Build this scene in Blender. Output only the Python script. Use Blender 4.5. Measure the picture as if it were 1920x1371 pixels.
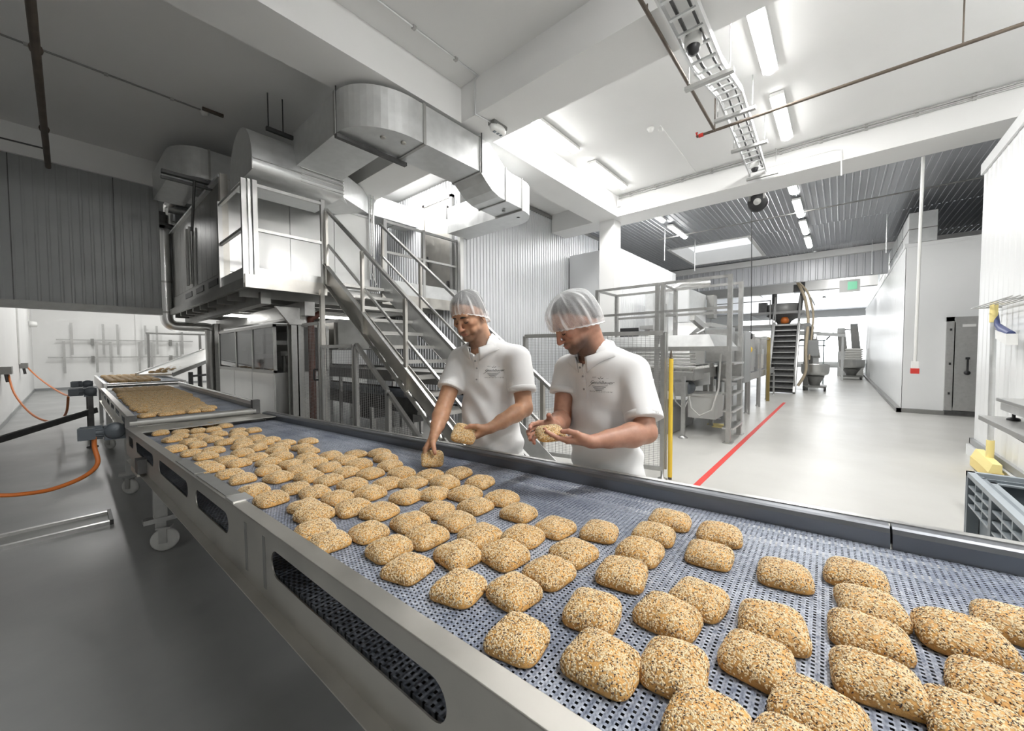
import bpy, bmesh, math, random
import numpy as np
from mathutils import Vector, Matrix
random.seed(7); RNG = np.random.RandomState(11)
PI = math.pi; SC = bpy.context.scene
for o in list(bpy.data.objects): bpy.data.objects.remove(o, do_unlink=True)
COL = SC.collection

# ---------------------------------------------------------------- camera
CX, CY, F = 960.0, 685.5, 715.0
def basis():
    d = Vector((90.0, 19999.5, F)).normalized()
    vx = Vector((615.0, -30.5, F)); vx = (vx - d * vx.dot(d)).normalized()
    up = -d; vy = up.cross(vx)
    return Matrix((vx, vy, up))          # rows = world axes in image-camera coordinates
RB = basis()
cam_d = bpy.data.cameras.new('camera'); cam = bpy.data.objects.new('camera', cam_d); COL.objects.link(cam)
right = RB @ Vector((1, 0, 0)); down = RB @ Vector((0, 1, 0)); fwd = RB @ Vector((0, 0, 1))
M = Matrix.Identity(4)
for i in range(3):
    M[i][0] = right[i]; M[i][1] = -down[i]; M[i][2] = -fwd[i]
M.translation = Vector((0, 0, 1.55)); cam.matrix_world = M
cam_d.sensor_width = 36; cam_d.sensor_fit = 'HORIZONTAL'; cam_d.lens = 36 * F / 1920.0
cam_d.clip_start = 0.02; cam_d.clip_end = 200
SC.camera = cam
# ---------------------------------------------------------------- world, exposure
w = bpy.data.worlds.new('world'); SC.world = w; w.use_nodes = True
w.node_tree.nodes['Background'].inputs[0].default_value = (0.9, 0.95, 1.0, 1)
w.node_tree.nodes['Background'].inputs[1].default_value = 0.3
SC.view_settings.view_transform = 'Standard'; SC.view_settings.look = 'None'
SC.view_settings.exposure = 0.35; SC.view_settings.gamma = 1.0
try: SC.view_settings.use_curve_mapping = False
except Exception: pass
TUBE_E, LAMP_W, DAY_E = 26.0, 28.0, 4.0

# ---------------------------------------------------------------- materials
MATS = {}
def mat(name, col, rough=0.5, metal=0.0, var=0.0, vscale=6.0, stretch=(1, 1, 1), bump=0.0, bscale=40.0,
        rvar=0.0, spec=0.5, emit=None, estr=0.0, coat=0.0, alpha=1.0, trans=0.0, sss=0.0):
    m = bpy.data.materials.new(name); m.use_nodes = True; nt = m.node_tree; N = nt.nodes; Lk = nt.links
    b = N['Principled BSDF']; b.inputs['Base Color'].default_value = (*col, 1)
    b.inputs['Roughness'].default_value = rough; b.inputs['Metallic'].default_value = metal
    b.inputs['Specular IOR Level'].default_value = spec
    b.inputs['Coat Weight'].default_value = coat
    b.inputs['Alpha'].default_value = alpha
    b.inputs['Transmission Weight'].default_value = trans
    if sss:
        b.inputs['Subsurface Weight'].default_value = sss; b.inputs['Subsurface Radius'].default_value = (0.01, 0.004, 0.002)
    if emit:
        b.inputs['Emission Color'].default_value = (*emit, 1); b.inputs['Emission Strength'].default_value = estr
    if var or rvar or bump:
        tc = N.new('ShaderNodeTexCoord'); mp = N.new('ShaderNodeMapping'); Lk.new(tc.outputs['Object'], mp.inputs[0])
        mp.inputs['Scale'].default_value = stretch
        nz = N.new('ShaderNodeTexNoise'); nz.inputs['Scale'].default_value = vscale; nz.inputs['Detail'].default_value = 5
        Lk.new(mp.outputs[0], nz.inputs['Vector'])
        if var:
            rp = N.new('ShaderNodeValToRGB'); rp.color_ramp.elements[0].position = 0.3; rp.color_ramp.elements[1].position = 0.7
            rp.color_ramp.elements[0].color = (*[max(0, c * (1 - var)) for c in col], 1)
            rp.color_ramp.elements[1].color = (*[min(1, c * (1 + var)) for c in col], 1)
            Lk.new(nz.outputs[0], rp.inputs[0]); Lk.new(rp.outputs[0], b.inputs['Base Color'])
        if rvar:
            mr = N.new('ShaderNodeMapRange'); mr.inputs[3].default_value = max(0.02, rough - rvar); mr.inputs[4].default_value = min(1, rough + rvar)
            mr.inputs[1].default_value = 0.3; mr.inputs[2].default_value = 0.7
            Lk.new(nz.outputs[0], mr.inputs[0]); Lk.new(mr.outputs[0], b.inputs['Roughness'])
        if bump:
            n2 = N.new('ShaderNodeTexNoise'); n2.inputs['Scale'].default_value = bscale; n2.inputs['Detail'].default_value = 3
            Lk.new(mp.outputs[0], n2.inputs['Vector'])
            bp = N.new('ShaderNodeBump'); bp.inputs['Strength'].default_value = bump; bp.inputs['Distance'].default_value = 0.01
            Lk.new(n2.outputs[0], bp.inputs['Height']); Lk.new(bp.outputs[0], b.inputs['Normal'])
    MATS[name] = m; return m
mat('white_paint', (0.80, 0.80, 0.79), 0.75, var=0.02, vscale=1.2)
mat('ceiling_paint', (0.78, 0.78, 0.77), 0.85, var=0.02, vscale=0.8)
mat('white_panel', (0.82, 0.83, 0.83), 0.30, var=0.01, vscale=2)
mat('grey_panel', (0.30, 0.31, 0.31), 0.35, 0.0, var=0.04, vscale=3)
mat('steel', (0.62, 0.62, 0.61), 0.34, 1.0, rvar=0.05, vscale=30, stretch=(1, 1, 0.1), var=0.05)
mat('steel_dull', (0.50, 0.50, 0.49), 0.42, 0.9, rvar=0.1, vscale=18, var=0.08)
mat('steel_warm', (0.63, 0.61, 0.57), 0.38, 1.0, rvar=0.08, vscale=7, var=0.07, bump=0.03, bscale=12)
mat('steel_bright', (0.82, 0.82, 0.81), 0.33, 1.0, rvar=0.04, vscale=3, var=0.03, bump=0.05, bscale=3)
mat('crate_rim', (0.36, 0.40, 0.43), 0.42)
mat('yellow_dull', (0.34, 0.26, 0.10), 0.45, 0.5)
mat('hose_tan', (0.50, 0.42, 0.30), 0.6)
mat('blue_grey', (0.35, 0.42, 0.43), 0.5)
mat('blue_dark', (0.06, 0.08, 0.2), 0.45)
mat('bristle_yellow', (0.9, 0.72, 0.3), 0.8, bump=.5, bscale=120)
mat('corr_grey', (0.52, 0.53, 0.55), 0.45, 0.3)
mat('machine_grey', (0.26, 0.26, 0.255), 0.45, 0.3, var=.06)
mat('crust_far', (0.46, 0.31, 0.15), .6, var=.3, vscale=90)
mat('steel_guard', (0.22, 0.23, 0.25), 0.38, 0.9, rvar=0.04, vscale=10)
mat('galv', (0.74, 0.75, 0.75), 0.42, 0.85, rvar=0.08, vscale=9, var=0.06)
mat('corr_steel', (0.80, 0.81, 0.83), 0.36, 0.55, rvar=0.05, vscale=2, var=0.03)
mat('corr_dark', (0.46, 0.475, 0.50), 0.36, 0.75, rvar=0.05, vscale=2, var=0.05)
mat('corr_white', (0.80, 0.81, 0.82), 0.3, 0.15)
mat('dark_metal', (0.10, 0.10, 0.10), 0.45, 0.6, var=0.2, vscale=10)
mat('grey_metal', (0.27, 0.27, 0.26), 0.45, 0.5, var=0.08, vscale=8)
mat('black_plastic', (0.02, 0.02, 0.022), 0.45)
mat('grey_plastic', (0.20, 0.23, 0.255), 0.45, var=0.08, vscale=14)
mat('motor_grey', (0.10, 0.115, 0.13), 0.45, 0.2, var=0.1)
mat('yellow', (0.85, 0.58, 0.06), 0.5); mat('pale_yellow', (0.9, 0.76, 0.32), 0.6)
mat('orange', (0.62, 0.17, 0.03), 0.45); mat('red', (0.62, 0.04, 0.03), 0.5)
mat('rust_red', (0.13, 0.045, 0.03), 0.5, 0.2, var=0.3); mat('rust_pipe', (0.13, 0.105, 0.085), 0.5, 0.4, var=0.2)
mat('white_plastic', (0.82, 0.82, 0.80), 0.35); mat('nylon', (0.62, 0.62, 0.60), 0.5, var=0.04)
mat('blue', (0.05, 0.12, 0.4), 0.5); mat('green_sign', (0.25, 0.62, 0.42), 0.4, emit=(0.3, 0.8, 0.5), estr=0.35)
mat('tube_light', (1, 1, 1), 0.4, emit=(1, 0.99, 0.97), estr=TUBE_E)
mat('tube_light_small', (1, 1, 1), 0.4, emit=(1, 0.98, 0.94), estr=TUBE_E * .35)
mat('tube_light_added', (1, 1, 1), 0.4, emit=(1, 0.99, 0.97), estr=TUBE_E * 4.5)  # only for the added out-of-view lamps, brighter than the visible tubes
mat('sky_pane', (.8, .8, .8), 0.4, emit=(0.93, 0.96, 1), estr=.62)
mat('daylight', (1, 1, 1), 0.4, emit=(0.95, 0.98, 1), estr=DAY_E)
mat('glass_dark', (0.06, 0.065, 0.07), 0.04, 0.0, spec=0.8, alpha=0.62)
mat('cloth_white', (0.80, 0.80, 0.80), 0.85, var=0.012, vscale=6, bump=0.06, bscale=700)
mat('print_ink', (0.03, 0.035, 0.04), 0.8)
mat('trousers', (0.74, 0.74, 0.73), 0.85); mat('shoe', (0.7, 0.7, 0.7), 0.6)
mat('crust', (0.60, 0.33, 0.10), 0.6, var=0.28, vscale=22, bump=0.3, bscale=160, sss=0.04)
mat('seed_light', (0.78, 0.62, 0.38), 0.5, var=0.1, vscale=60); mat('seed_dark', (0.055, 0.045, 0.045), 0.45); mat('seed_brown', (0.30, 0.17, 0.08), 0.5)
mat('flour_bag', (0.82, 0.81, 0.78), 0.8)

def floor_mat(name='epoxy_floor', ca=(.50, .495, .47), cb=(.56, .555, .53)):
    m = bpy.data.materials.new(name); m.use_nodes = True; nt = m.node_tree; N = nt.nodes; L = nt.links
    b = N['Principled BSDF']; tc = N.new('ShaderNodeTexCoord')
    n1 = N.new('ShaderNodeTexNoise'); n1.inputs['Scale'].default_value = 0.55; n1.inputs['Detail'].default_value = 8; n1.inputs['Roughness'].default_value = 0.6
    L.new(tc.outputs['Object'], n1.inputs['Vector'])
    r = N.new('ShaderNodeValToRGB'); r.color_ramp.elements[0].position = 0.35; r.color_ramp.elements[1].position = 0.68
    r.color_ramp.elements[0].color = (*ca, 1); r.color_ramp.elements[1].color = (*cb, 1)
    L.new(n1.outputs[0], r.inputs[0]); L.new(r.outputs[0], b.inputs['Base Color'])
    n2 = N.new('ShaderNodeTexNoise'); n2.inputs['Scale'].default_value = 1.6; n2.inputs['Detail'].default_value = 6
    L.new(tc.outputs['Object'], n2.inputs['Vector'])
    mr = N.new('ShaderNodeMapRange'); mr.inputs[1].default_value = .3; mr.inputs[2].default_value = .7; mr.inputs[3].default_value = 0.285; mr.inputs[4].default_value = 0.40
    L.new(n2.outputs[0], mr.inputs[0]); L.new(mr.outputs[0], b.inputs['Roughness'])
    bp = N.new('ShaderNodeBump'); bp.inputs['Strength'].default_value = .08; bp.inputs['Distance'].default_value = .02
    n3 = N.new('ShaderNodeTexNoise'); n3.inputs['Scale'].default_value = 5; n3.inputs['Detail'].default_value = 4
    L.new(tc.outputs['Object'], n3.inputs['Vector']); L.new(n3.outputs[0], bp.inputs['Height']); L.new(bp.outputs[0], b.inputs['Normal'])
    MATS[name] = m
floor_mat()
floor_mat('grey_shaded_floor', (.26, .265, .265), (.34, .345, .34))  # left floor: cool grey coat, its colour also darkened for the bay's shade
def math_node(N, L, op, a, b=None, c=None):
    n = N.new('ShaderNodeMath'); n.operation = op
    for i, v in enumerate((a, b, c)):
        if v is None: continue
        if isinstance(v, (int, float)): n.inputs[i].default_value = v
        else: L.new(v, n.inputs[i])
    return n.outputs[0]
def belt_mat(name, col_a, col_b, pu, pv, hole_u, hole_v, rough=0.42):
    """plastic modular belting: rows of small open holes between ribs, staggered every other row (object space)"""
    m = bpy.data.materials.new(name); m.use_nodes = True; nt = m.node_tree; N = nt.nodes; L = nt.links
    b = N['Principled BSDF']; out = N['Material Output']; tc = N.new('ShaderNodeTexCoord'); sp = N.new('ShaderNodeSeparateXYZ')
    L.new(tc.outputs['Object'], sp.inputs[0]); X, Y = sp.outputs[0], sp.outputs[1]
    ru = math_node(N, L, 'DIVIDE', X, pu); row = math_node(N, L, 'FLOOR', ru); fu = math_node(N, L, 'FRACT', ru)
    par = math_node(N, L, 'MULTIPLY', math_node(N, L, 'FRACT', math_node(N, L, 'MULTIPLY', row, 0.5)), 1.0)
    rv = math_node(N, L, 'ADD', math_node(N, L, 'DIVIDE', Y, pv), par); fv = math_node(N, L, 'FRACT', rv)
    def band(f, c, h, s):
        d = math_node(N, L, 'ABSOLUTE', math_node(N, L, 'SUBTRACT', f, c))
        return math_node(N, L, 'SMOOTH_MIN', 1.0, math_node(N, L, 'MAXIMUM', math_node(N, L, 'DIVIDE', math_node(N, L, 'SUBTRACT', h, d), s), 0.0), 0.05)
    hole = math_node(N, L, 'MULTIPLY', band(fu, .5, hole_u, .06), band(fv, .5, hole_v, .06))
    rib = math_node(N, L, 'SINE', math_node(N, L, 'MULTIPLY', ru, 2 * PI))
    ribv = math_node(N, L, 'SINE', math_node(N, L, 'MULTIPLY', rv, 2 * PI))
    hgt = math_node(N, L, 'ADD', math_node(N, L, 'MULTIPLY', rib, 0.3), math_node(N, L, 'MULTIPLY', ribv, 0.25))
    hgt = math_node(N, L, 'SUBTRACT', hgt, hole)
    nz = N.new('ShaderNodeTexNoise'); nz.inputs['Scale'].default_value = 70; nz.inputs['Detail'].default_value = 3; L.new(tc.outputs['Object'], nz.inputs['Vector'])
    nb = N.new('ShaderNodeTexNoise'); nb.inputs['Scale'].default_value = 3; nb.inputs['Detail'].default_value = 4; L.new(tc.outputs['Object'], nb.inputs['Vector'])
    mx = N.new('ShaderNodeMix'); mx.data_type = 'RGBA'; mx.inputs[6].default_value = (*col_a, 1); mx.inputs[7].default_value = (*col_b, 1)
    L.new(math_node(N, L, 'MULTIPLY', nb.outputs[0], nz.outputs[0]), mx.inputs[0])
    mr = N.new('ShaderNodeMapRange'); mr.inputs[1].default_value = .15; mr.inputs[2].default_value = .36
    L.new(math_node(N, L, 'MULTIPLY', nb.outputs[0], nz.outputs[0]), mr.inputs[0]); L.new(mr.outputs[0], mx.inputs[0])
    L.new(mx.outputs[2], b.inputs['Base Color']); b.inputs['Roughness'].default_value = rough
    bp = N.new('ShaderNodeBump'); bp.inputs['Strength'].default_value = .8; bp.inputs['Distance'].default_value = .004
    L.new(hgt, bp.inputs['Height']); L.new(bp.outputs[0], b.inputs['Normal'])
    tr = N.new('ShaderNodeBsdfTransparent'); ms = N.new('ShaderNodeMixShader')
    L.new(hole, ms.inputs[0]); L.new(b.outputs[0], ms.inputs[1]); L.new(tr.outputs[0], ms.inputs[2]); L.new(ms.outputs[0], out.inputs[0])
    MATS[name] = m
belt_mat('belt_blue', (0.17, 0.20, 0.27), (0.46, 0.50, 0.58), 0.0135, 0.0105, 0.22, 0.27)
belt_mat('belt_return', (0.05, 0.06, 0.08), (0.22, 0.24, 0.28), 0.0190, 0.0150, 0.2, 0.28)
def mesh_wire_mat():
    m = bpy.data.materials.new('mesh_wire'); m.use_nodes = True
    b = m.node_tree.nodes['Principled BSDF']; b.inputs['Base Color'].default_value = (.36, .36, .36, 1); b.inputs['Metallic'].default_value = .7; b.inputs['Roughness'].default_value = .45
    MATS['mesh_wire'] = m
mesh_wire_mat()

def tread_mat():
    m = bpy.data.materials.new('tread_plate'); m.use_nodes = True; nt = m.node_tree; N = nt.nodes; L = nt.links
    b = N['Principled BSDF']; b.inputs['Base Color'].default_value = (.6, .59, .57, 1); b.inputs['Metallic'].default_value = .95; b.inputs['Roughness'].default_value = .38
    tc = N.new('ShaderNodeTexCoord'); mp = N.new('ShaderNodeMapping'); mp.inputs['Scale'].default_value = (14, 14, 14); mp.inputs['Rotation'].default_value = (0, 0, .785)
    ck = N.new('ShaderNodeTexVoronoi'); ck.distance = 'CHEBYCHEV'; ck.inputs['Scale'].default_value = 1.6; ck.inputs['Randomness'].default_value = .15
    L.new(tc.outputs['Object'], mp.inputs[0]); L.new(mp.outputs[0], ck.inputs['Vector'])
    bp = N.new('ShaderNodeBump'); bp.inputs['Strength'].default_value = .6; bp.inputs['Distance'].default_value = .006; bp.invert = True
    L.new(ck.outputs['Distance'], bp.inputs['Height']); L.new(bp.outputs[0], b.inputs['Normal']); MATS['tread_plate'] = m
tread_mat()
# ---------------------------------------------------------------- mesh builder
ORG = {}
class MB:
    def __init__(s): s.v = []; s.f = []; s.m = []; s.s = []; s.k = []
    def nx(s): s.k.append((len(s.v), len(s.f))); return s     # the next piece starts here: built as an object of its own
    def add(s, vs, fs, mi=0, smooth=False):
        n = len(s.v); s.v += [tuple(v) for v in vs]
        for f in fs: s.f.append(tuple(i + n for i in f)); s.m.append(mi); s.s.append(smooth)
        return s
    def box(s, x0, x1, y0, y1, z0, z1, mi=0):
        x0, x1 = sorted((x0, x1)); y0, y1 = sorted((y0, y1)); z0, z1 = sorted((z0, z1))
        vs = [(x, y, z) for z in (z0, z1) for y in (y0, y1) for x in (x0, x1)]
        return s.add(vs, [(0, 2, 3, 1), (4, 5, 7, 6), (0, 1, 5, 4), (2, 6, 7, 3), (0, 4, 6, 2), (1, 3, 7, 5)], mi)
    def hexa(s, b4, t4, mi=0):   # bottom loop ccw, top loop ccw
        return s.add(list(b4) + list(t4), [(3, 2, 1, 0), (4, 5, 6, 7), (0, 1, 5, 4), (1, 2, 6, 5), (2, 3, 7, 6), (3, 0, 4, 7)], mi)
    def bar(s, p0, p1, w, h=None, mi=0, up=(0, 0, 1)):
        h = h or w; p0 = Vector(p0); p1 = Vector(p1); d = (p1 - p0).normalized(); u = Vector(up)
        if abs(d.dot(u)) > .98: u = Vector((1, 0, 0))
        r = d.cross(u).normalized(); u = r.cross(d).normalized()
        q = [p + r * a * w / 2 + u * b * h / 2 for p in (p0, p1) for a, b in ((-1, -1), (1, -1), (1, 1), (-1, 1))]
        return s.add(q, [(0, 1, 2, 3), (7, 6, 5, 4), (0, 4, 5, 1), (1, 5, 6, 2), (2, 6, 7, 3), (3, 7, 4, 0)], mi)
    def tube(s, pts, r, n=10, mi=0, caps=True, closed=False):
        pts = [Vector(p) for p in pts]; k = len(pts); rr = r if isinstance(r, (list, tuple)) else [r] * k
        u = None; vs = []
        for i, p in enumerate(pts):
            a = pts[(i - 1) % k] if (closed or i > 0) else p; c = pts[(i + 1) % k] if (closed or i < k - 1) else p
            t = (c - a).normalized()
            if u is None:
                u = t.orthogonal().normalized()
            u = (u - t * u.dot(t)).normalized(); w = t.cross(u)
            vs += [p + (u * math.cos(2 * PI * j / n) + w * math.sin(2 * PI * j / n)) * rr[i] for j in range(n)]
        fs = []
        for i in range(k if closed else k - 1):
            for j in range(n):
                a = i * n + j; b = i * n + (j + 1) % n; c = ((i + 1) % k) * n + (j + 1) % n; d = ((i + 1) % k) * n + j
                fs.append((a, b, c, d))
        s.add(vs, fs, mi, True)
        if caps and not closed:
            s.add(vs[:n], [tuple(range(n))[::-1]], mi); s.add(vs[-n:], [tuple(range(n))], mi)
        return s
    def lathe(s, prof, c=(0, 0, 0), n=24, mi=0, axis='z', smooth=True):
        vs = []; c = Vector(c)
        for r, z in prof:
            for j in range(n):
                a = 2 * PI * j / n; x, y = r * math.cos(a), r * math.sin(a)
                vs.append(c + (Vector((x, y, z)) if axis == 'z' else Vector((z, x, y)) if axis == 'x' else Vector((x, z, y)) ))
        fs = []
        for i in range(len(prof) - 1):
            for j in range(n):
                q = (i * n + j, i * n + (j + 1) % n, (i + 1) * n + (j + 1) % n, (i + 1) * n + j)
                fs.append(q if axis != 'y' else q[::-1])
        s.add(vs, fs, mi, smooth)
        if prof[0][0] > 1e-4: s.add(vs[:n], [tuple(range(n))[::-1]], mi)
        if prof[-1][0] > 1e-4: s.add(vs[-n:], [tuple(range(n))], mi)
        return s
    def loft(s, loops, mi=0, smooth=True, caps=True, closed=True):
        n = len(loops[0]); vs = [p for l in loops for p in l]; fs = []
        for i in range(len(loops) - 1):
            for j in range(n if closed else n - 1):
                fs.append((i * n + j, i * n + (j + 1) % n, (i + 1) * n + (j + 1) % n, (i + 1) * n + j))
        s.add(vs, fs, mi, smooth)
        if caps and closed: s.add(loops[0], [tuple(range(n))[::-1]], mi); s.add(loops[-1], [tuple(range(n))], mi)
        return s
    def prism(s, poly, fn, d0, d1, mi=0):   # poly list of 2D, fn(a, b, depth) -> 3D
        n = len(poly); vs = [fn(a, b, d0) for a, b in poly] + [fn(a, b, d1) for a, b in poly]
        return s.add(vs, [tuple(range(n))[::-1], tuple(range(n, 2 * n))] + [(i, (i + 1) % n, n + (i + 1) % n, n + i) for i in range(n)], mi)
    def build(s, name, mats, parent=None, loc=None, bevel=0.0):
        if s.k:
            k = s.k + [(len(s.v), len(s.f))]; out = []
            for (v0, f0), (v1, f1) in zip(k[:-1], k[1:]):
                q = MB(); q.v = s.v[v0:v1]; q.f = [tuple(i - v0 for i in f) for f in s.f[f0:f1]]; q.m = s.m[f0:f1]; q.s = s.s[f0:f1]
                if q.v: out.append(q.build(name, mats, parent, loc, bevel))
            return out[0]
        org = ORG.get(parent, Vector((0, 0, 0))) if parent else Vector((0, 0, 0))
        if parent is None:
            if loc is None:
                a = np.array([tuple(v) for v in s.v]); loc = ((a[:, 0].min() + a[:, 0].max()) / 2, (a[:, 1].min() + a[:, 1].max()) / 2, a[:, 2].min())
            org = Vector(loc)
        me = bpy.data.meshes.new(name)
        me.from_pydata([(v[0] - org.x, v[1] - org.y, v[2] - org.z) for v in s.v], [], s.f)
        for mn in (mats if isinstance(mats, (list, tuple)) else [mats]): me.materials.append(MATS[mn])
        me.polygons.foreach_set('material_index', s.m); me.polygons.foreach_set('use_smooth', s.s)
        bm = bmesh.new(); bm.from_mesh(me); bmesh.ops.recalc_face_normals(bm, faces=bm.faces); bm.to_mesh(me); bm.free()
        o = bpy.data.objects.new(name, me); COL.objects.link(o)
        if parent: o.parent = bpy.data.objects[parent]
        else: o.location = org
        ORG[o.name] = org
        if bevel:
            bv = o.modifiers.new('bevel', 'BEVEL'); bv.width = bevel; bv.segments = 2; bv.limit_method = 'ANGLE'
        return o.name
def thing(name, loc, label, cat, group=None):
    o = bpy.data.objects.new(name, None); o.empty_display_size = .1; COL.objects.link(o); o.location = loc; ORG[o.name] = Vector(loc)
    o['label'] = label; o['category'] = cat
    if group: o['group'] = group
    return o.name
def tag(n, label, cat, group=None, kind=None):
    o = bpy.data.objects[n]; o['label'] = label; o['category'] = cat
    if group: o['group'] = group
    if kind: o['kind'] = kind
    return n
def struct(n, label=None):
    o = bpy.data.objects[n]; o['kind'] = 'structure'
    if label: o['label'] = label
    return n
def copy_tree(n, loc=None, rot=None, label=None, group=None, scale=None):
    src = bpy.data.objects[n]
    def rec(o, par):
        c = o.copy(); COL.objects.link(c)
        if par: c.parent = par
        for k in [x for x in bpy.data.objects if x.parent == o and x != c]: rec(k, c)
        return c
    c = rec(src, None)
    if loc is not None: c.location = loc
    if rot is not None: c.rotation_euler = rot
    if scale is not None: c.scale = scale
    if label: c['label'] = label
    if group: c['group'] = group
    return c.name
def corr(x0, x1, z0, z1, y, pitch, dep, ax='x', mi=0, mb=None, sgn=-1):
    """ribbed sheet standing in the plane y (ax='x') or x (ax='y'), ribs vertical"""
    mb = mb or MB(); n = max(2, int(round((x1 - x0) / pitch))); st = (x1 - x0) / n; pr = []
    for i in range(n):
        a = x0 + i * st; pr += [(a, 0), (a + st * .62, 0), (a + st * .72, dep), (a + st * .9, dep)]
    pr.append((x1, 0)); f = (lambda a, d, z: (a, y + sgn * d, z)) if ax == 'x' else (lambda a, d, z: (y + sgn * d, a, z))
    lo = [f(a, d, z0) for a, d in pr]; hi = [f(a, d, z1) for a, d in pr]; k = len(pr)
    mb.add(lo + hi, [(i, i + 1, k + i + 1, k + i) for i in range(k - 1)], mi)
    return mb

# ================================================================ THE BUILDING
ZB, ZC = 4.77, 5.25
struct(MB().box(.9, 46, -9, 30, -.12, 0).build('floor', 'epoxy_floor', loc=(0, 0, 0)))
struct(MB().box(-5, .9, -9, 30, -.12, 0).build('floor', 'grey_shaded_floor', loc=(0, 0, 0)))
# ceiling: painted slab in the front hall, ribbed metal (with a skylight opening) behind the cross beam
struct(MB().box(-5, 9.0, -9, 30, ZC, ZC + .15).build('ceiling', 'ceiling_paint', loc=(0, 0, ZC)))
def ribs_x(mb, x0, x1, y0, y1, z, pitch=.125, dep=.012, mi=0):
    n = max(1, int((y1 - y0) / pitch)); st = (y1 - y0) / n; pr = []
    for i in range(n): a = y0 + i * st; pr += [(a, 0), (a + st * .7, 0), (a + st * .76, dep), (a + st * .94, dep)]
    pr.append((y1, 0)); k = len(pr)
    mb.add([(x0, a, z - d) for a, d in pr] + [(x1, a, z - d) for a, d in pr], [(i, i + 1, k + i + 1, k + i) for i in range(k - 1)], mi)
mb = MB()
for (a, b, c, d) in ((9.0, 14.45, -9, 12), (17.6, 46, -9, 12), (14.45, 17.6, -9, 2.35), (14.45, 17.6, 4.76, 12)): ribs_x(mb, a, b, c, d, ZC)
struct(mb.build('ceiling', 'corr_dark', loc=(20, 0, ZC)))
mb = MB()
for (a, b, c, d) in ((14.35, 14.45, 2.25, 4.86), (17.6, 17.7, 2.25, 4.86), (14.45, 17.6, 2.25, 2.35), (14.45, 17.6, 4.76, 4.86)): mb.box(a, b, c, d, ZC - .03, ZC + .55)
sk = struct(mb.build('window_1', 'white_paint'))
MB().box(14.45, 17.6, 2.35, 4.76, ZC + .5, ZC + .54).build('skylight_pane', 'sky_pane', sk)
# beams
struct(MB().box(-5, 9.35, 4.10, 4.75, ZB, ZC).build('trim_1', 'white_paint'))
mb = MB(); mb.box(3.70, 4.35, -9, 4.10, ZB, ZC); mb.box(3.70, 4.35, 4.75, 10.1, ZB, ZC)
struct(mb.build('trim_2', 'white_paint'))
mb = MB(); mb.box(8.65, 9.35, -9, 4.10, ZB, ZC); mb.box(8.65, 9.35, 4.75, 6.0, ZB, ZC)
struct(mb.build('trim_3', 'white_paint'))
struct(MB().box(-5, 9.35, 10.1, 10.7, ZB, ZC).build('trim_4', 'white_paint'))
struct(MB().box(8.75, 9.10, 4.22, 4.62, 0, ZB).build('trim_5', 'white_paint'))
# hanging partition of grey panels over the left doorway
mb = corr(-5, 1.24, 2.43, ZB, 10.16, .125, .004); mb.box(-5, 1.24, 10.17, 10.32, 2.43, ZB)
n = struct(mb.build('wall_back', 'grey_panel'))
MB().box(-5, 1.24, 10.12, 10.34, 2.31, 2.43).build('bottom_channel', 'grey_metal', n)
mb = MB()
for x in (-1.9, -.55, .62): mb.nx().box(x, x + .012, 10.148, 10.156, 2.43, ZB)
mb.build('panel_joint', 'dark_metal', n)
struct(MB().box(1.0, 5.36, 12.4, 12.5, 2.5, ZC).box(1.24, 5.36, 10.7, 12.5, ZC - .3, ZC).build('wall_oven_back', 'grey_panel'))
# far left room, bright white
struct(MB().box(-1.1, -.96, 10.35, 25.5, 0, ZC).build('wall_left', 'white_paint'))
mb = MB().box(-1.1, 15, 25.5, 25.65, 0, ZC); mb.box(2.13, 2.32, 25.44, 25.5, 0, ZC)
struct(mb.build('wall_far', 'white_paint'))
struct(MB().box(14.9, 15, 10.5, 25.5, 0, ZC).build('wall_far_side', 'white_paint'))
struct(MB().box(-.96, -.945, 10.5, 25.5, 0, .1).box(-.945, 14, 25.42, 25.5, 0, .1).build('baseboard_left', 'grey_panel'))
# hall side and back walls, behind the camera
struct(MB().box(-5.1, -5, -9, 10.3, 0, ZC).build('wall_side', 'white_paint'))
struct(MB().box(-5, -1.1, 10.34, 10.5, 0, ZC).build('wall_return', 'grey_panel'))
struct(MB().box(-5, 46, -9.1, -9, 0, ZC).build('wall_rear', 'white_paint'))
# steam room clad in ribbed steel
mb = corr(5.38, 11.3, 0, 5.2, 6.02, .098, .022); corr(6.0, 9.9, 0, 5.2, 5.38, .098, .022, 'y', mb=mb)
mb.box(5.40, 11.3, 6.04, 9.9, 0, 5.2)
pr = struct(mb.build('wall_steam_room', 'corr_steel'))
MB().box(5.33, 5.42, 5.97, 6.06, 0, 5.2).build('corner_strip', 'steel_bright', pr)
MB().box(5.3, 11.3, 5.98, 6.03, 5.13, 5.22).build('top_strip', 'grey_metal', pr)
d = struct(MB().box(5.30, 5.36, 6.25, 7.12, 2.62, 4.78).build('door_1', 'steel_warm'))
MB().box(5.26, 5.31, 6.30, 6.34, 2.8, 3.05).box(5.26, 5.31, 6.30, 6.34, 4.35, 4.62).build('hinge', 'dark_metal', d)
MB().lathe([(0, 0), (.045, 0), (.045, -.03), (0, -.03)], (5.30, 6.93, 3.33), 14, axis='x').bar((5.27, 6.93, 3.33), (5.25, 6.97, 3.66), .02, .035).build('door_handle', 'black_plastic', d)
MB().box(5.28, 5.37, 6.18, 6.25, 2.6, 4.84).box(5.28, 5.37, 7.12, 7.18, 2.6, 4.84).box(5.28, 5.37, 6.18, 7.18, 4.78, 4.84).build('door_frame', 'steel_dull', d)
# white cold store behind the column
mb = corr(9.5, 14.2, 0, 4.3, 4.50, .12, .012); mb.box(9.5, 14.2, 4.52, 5.95, 0, 4.3)
struct(mb.build('wall_cold_store', 'corr_white'))
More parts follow.
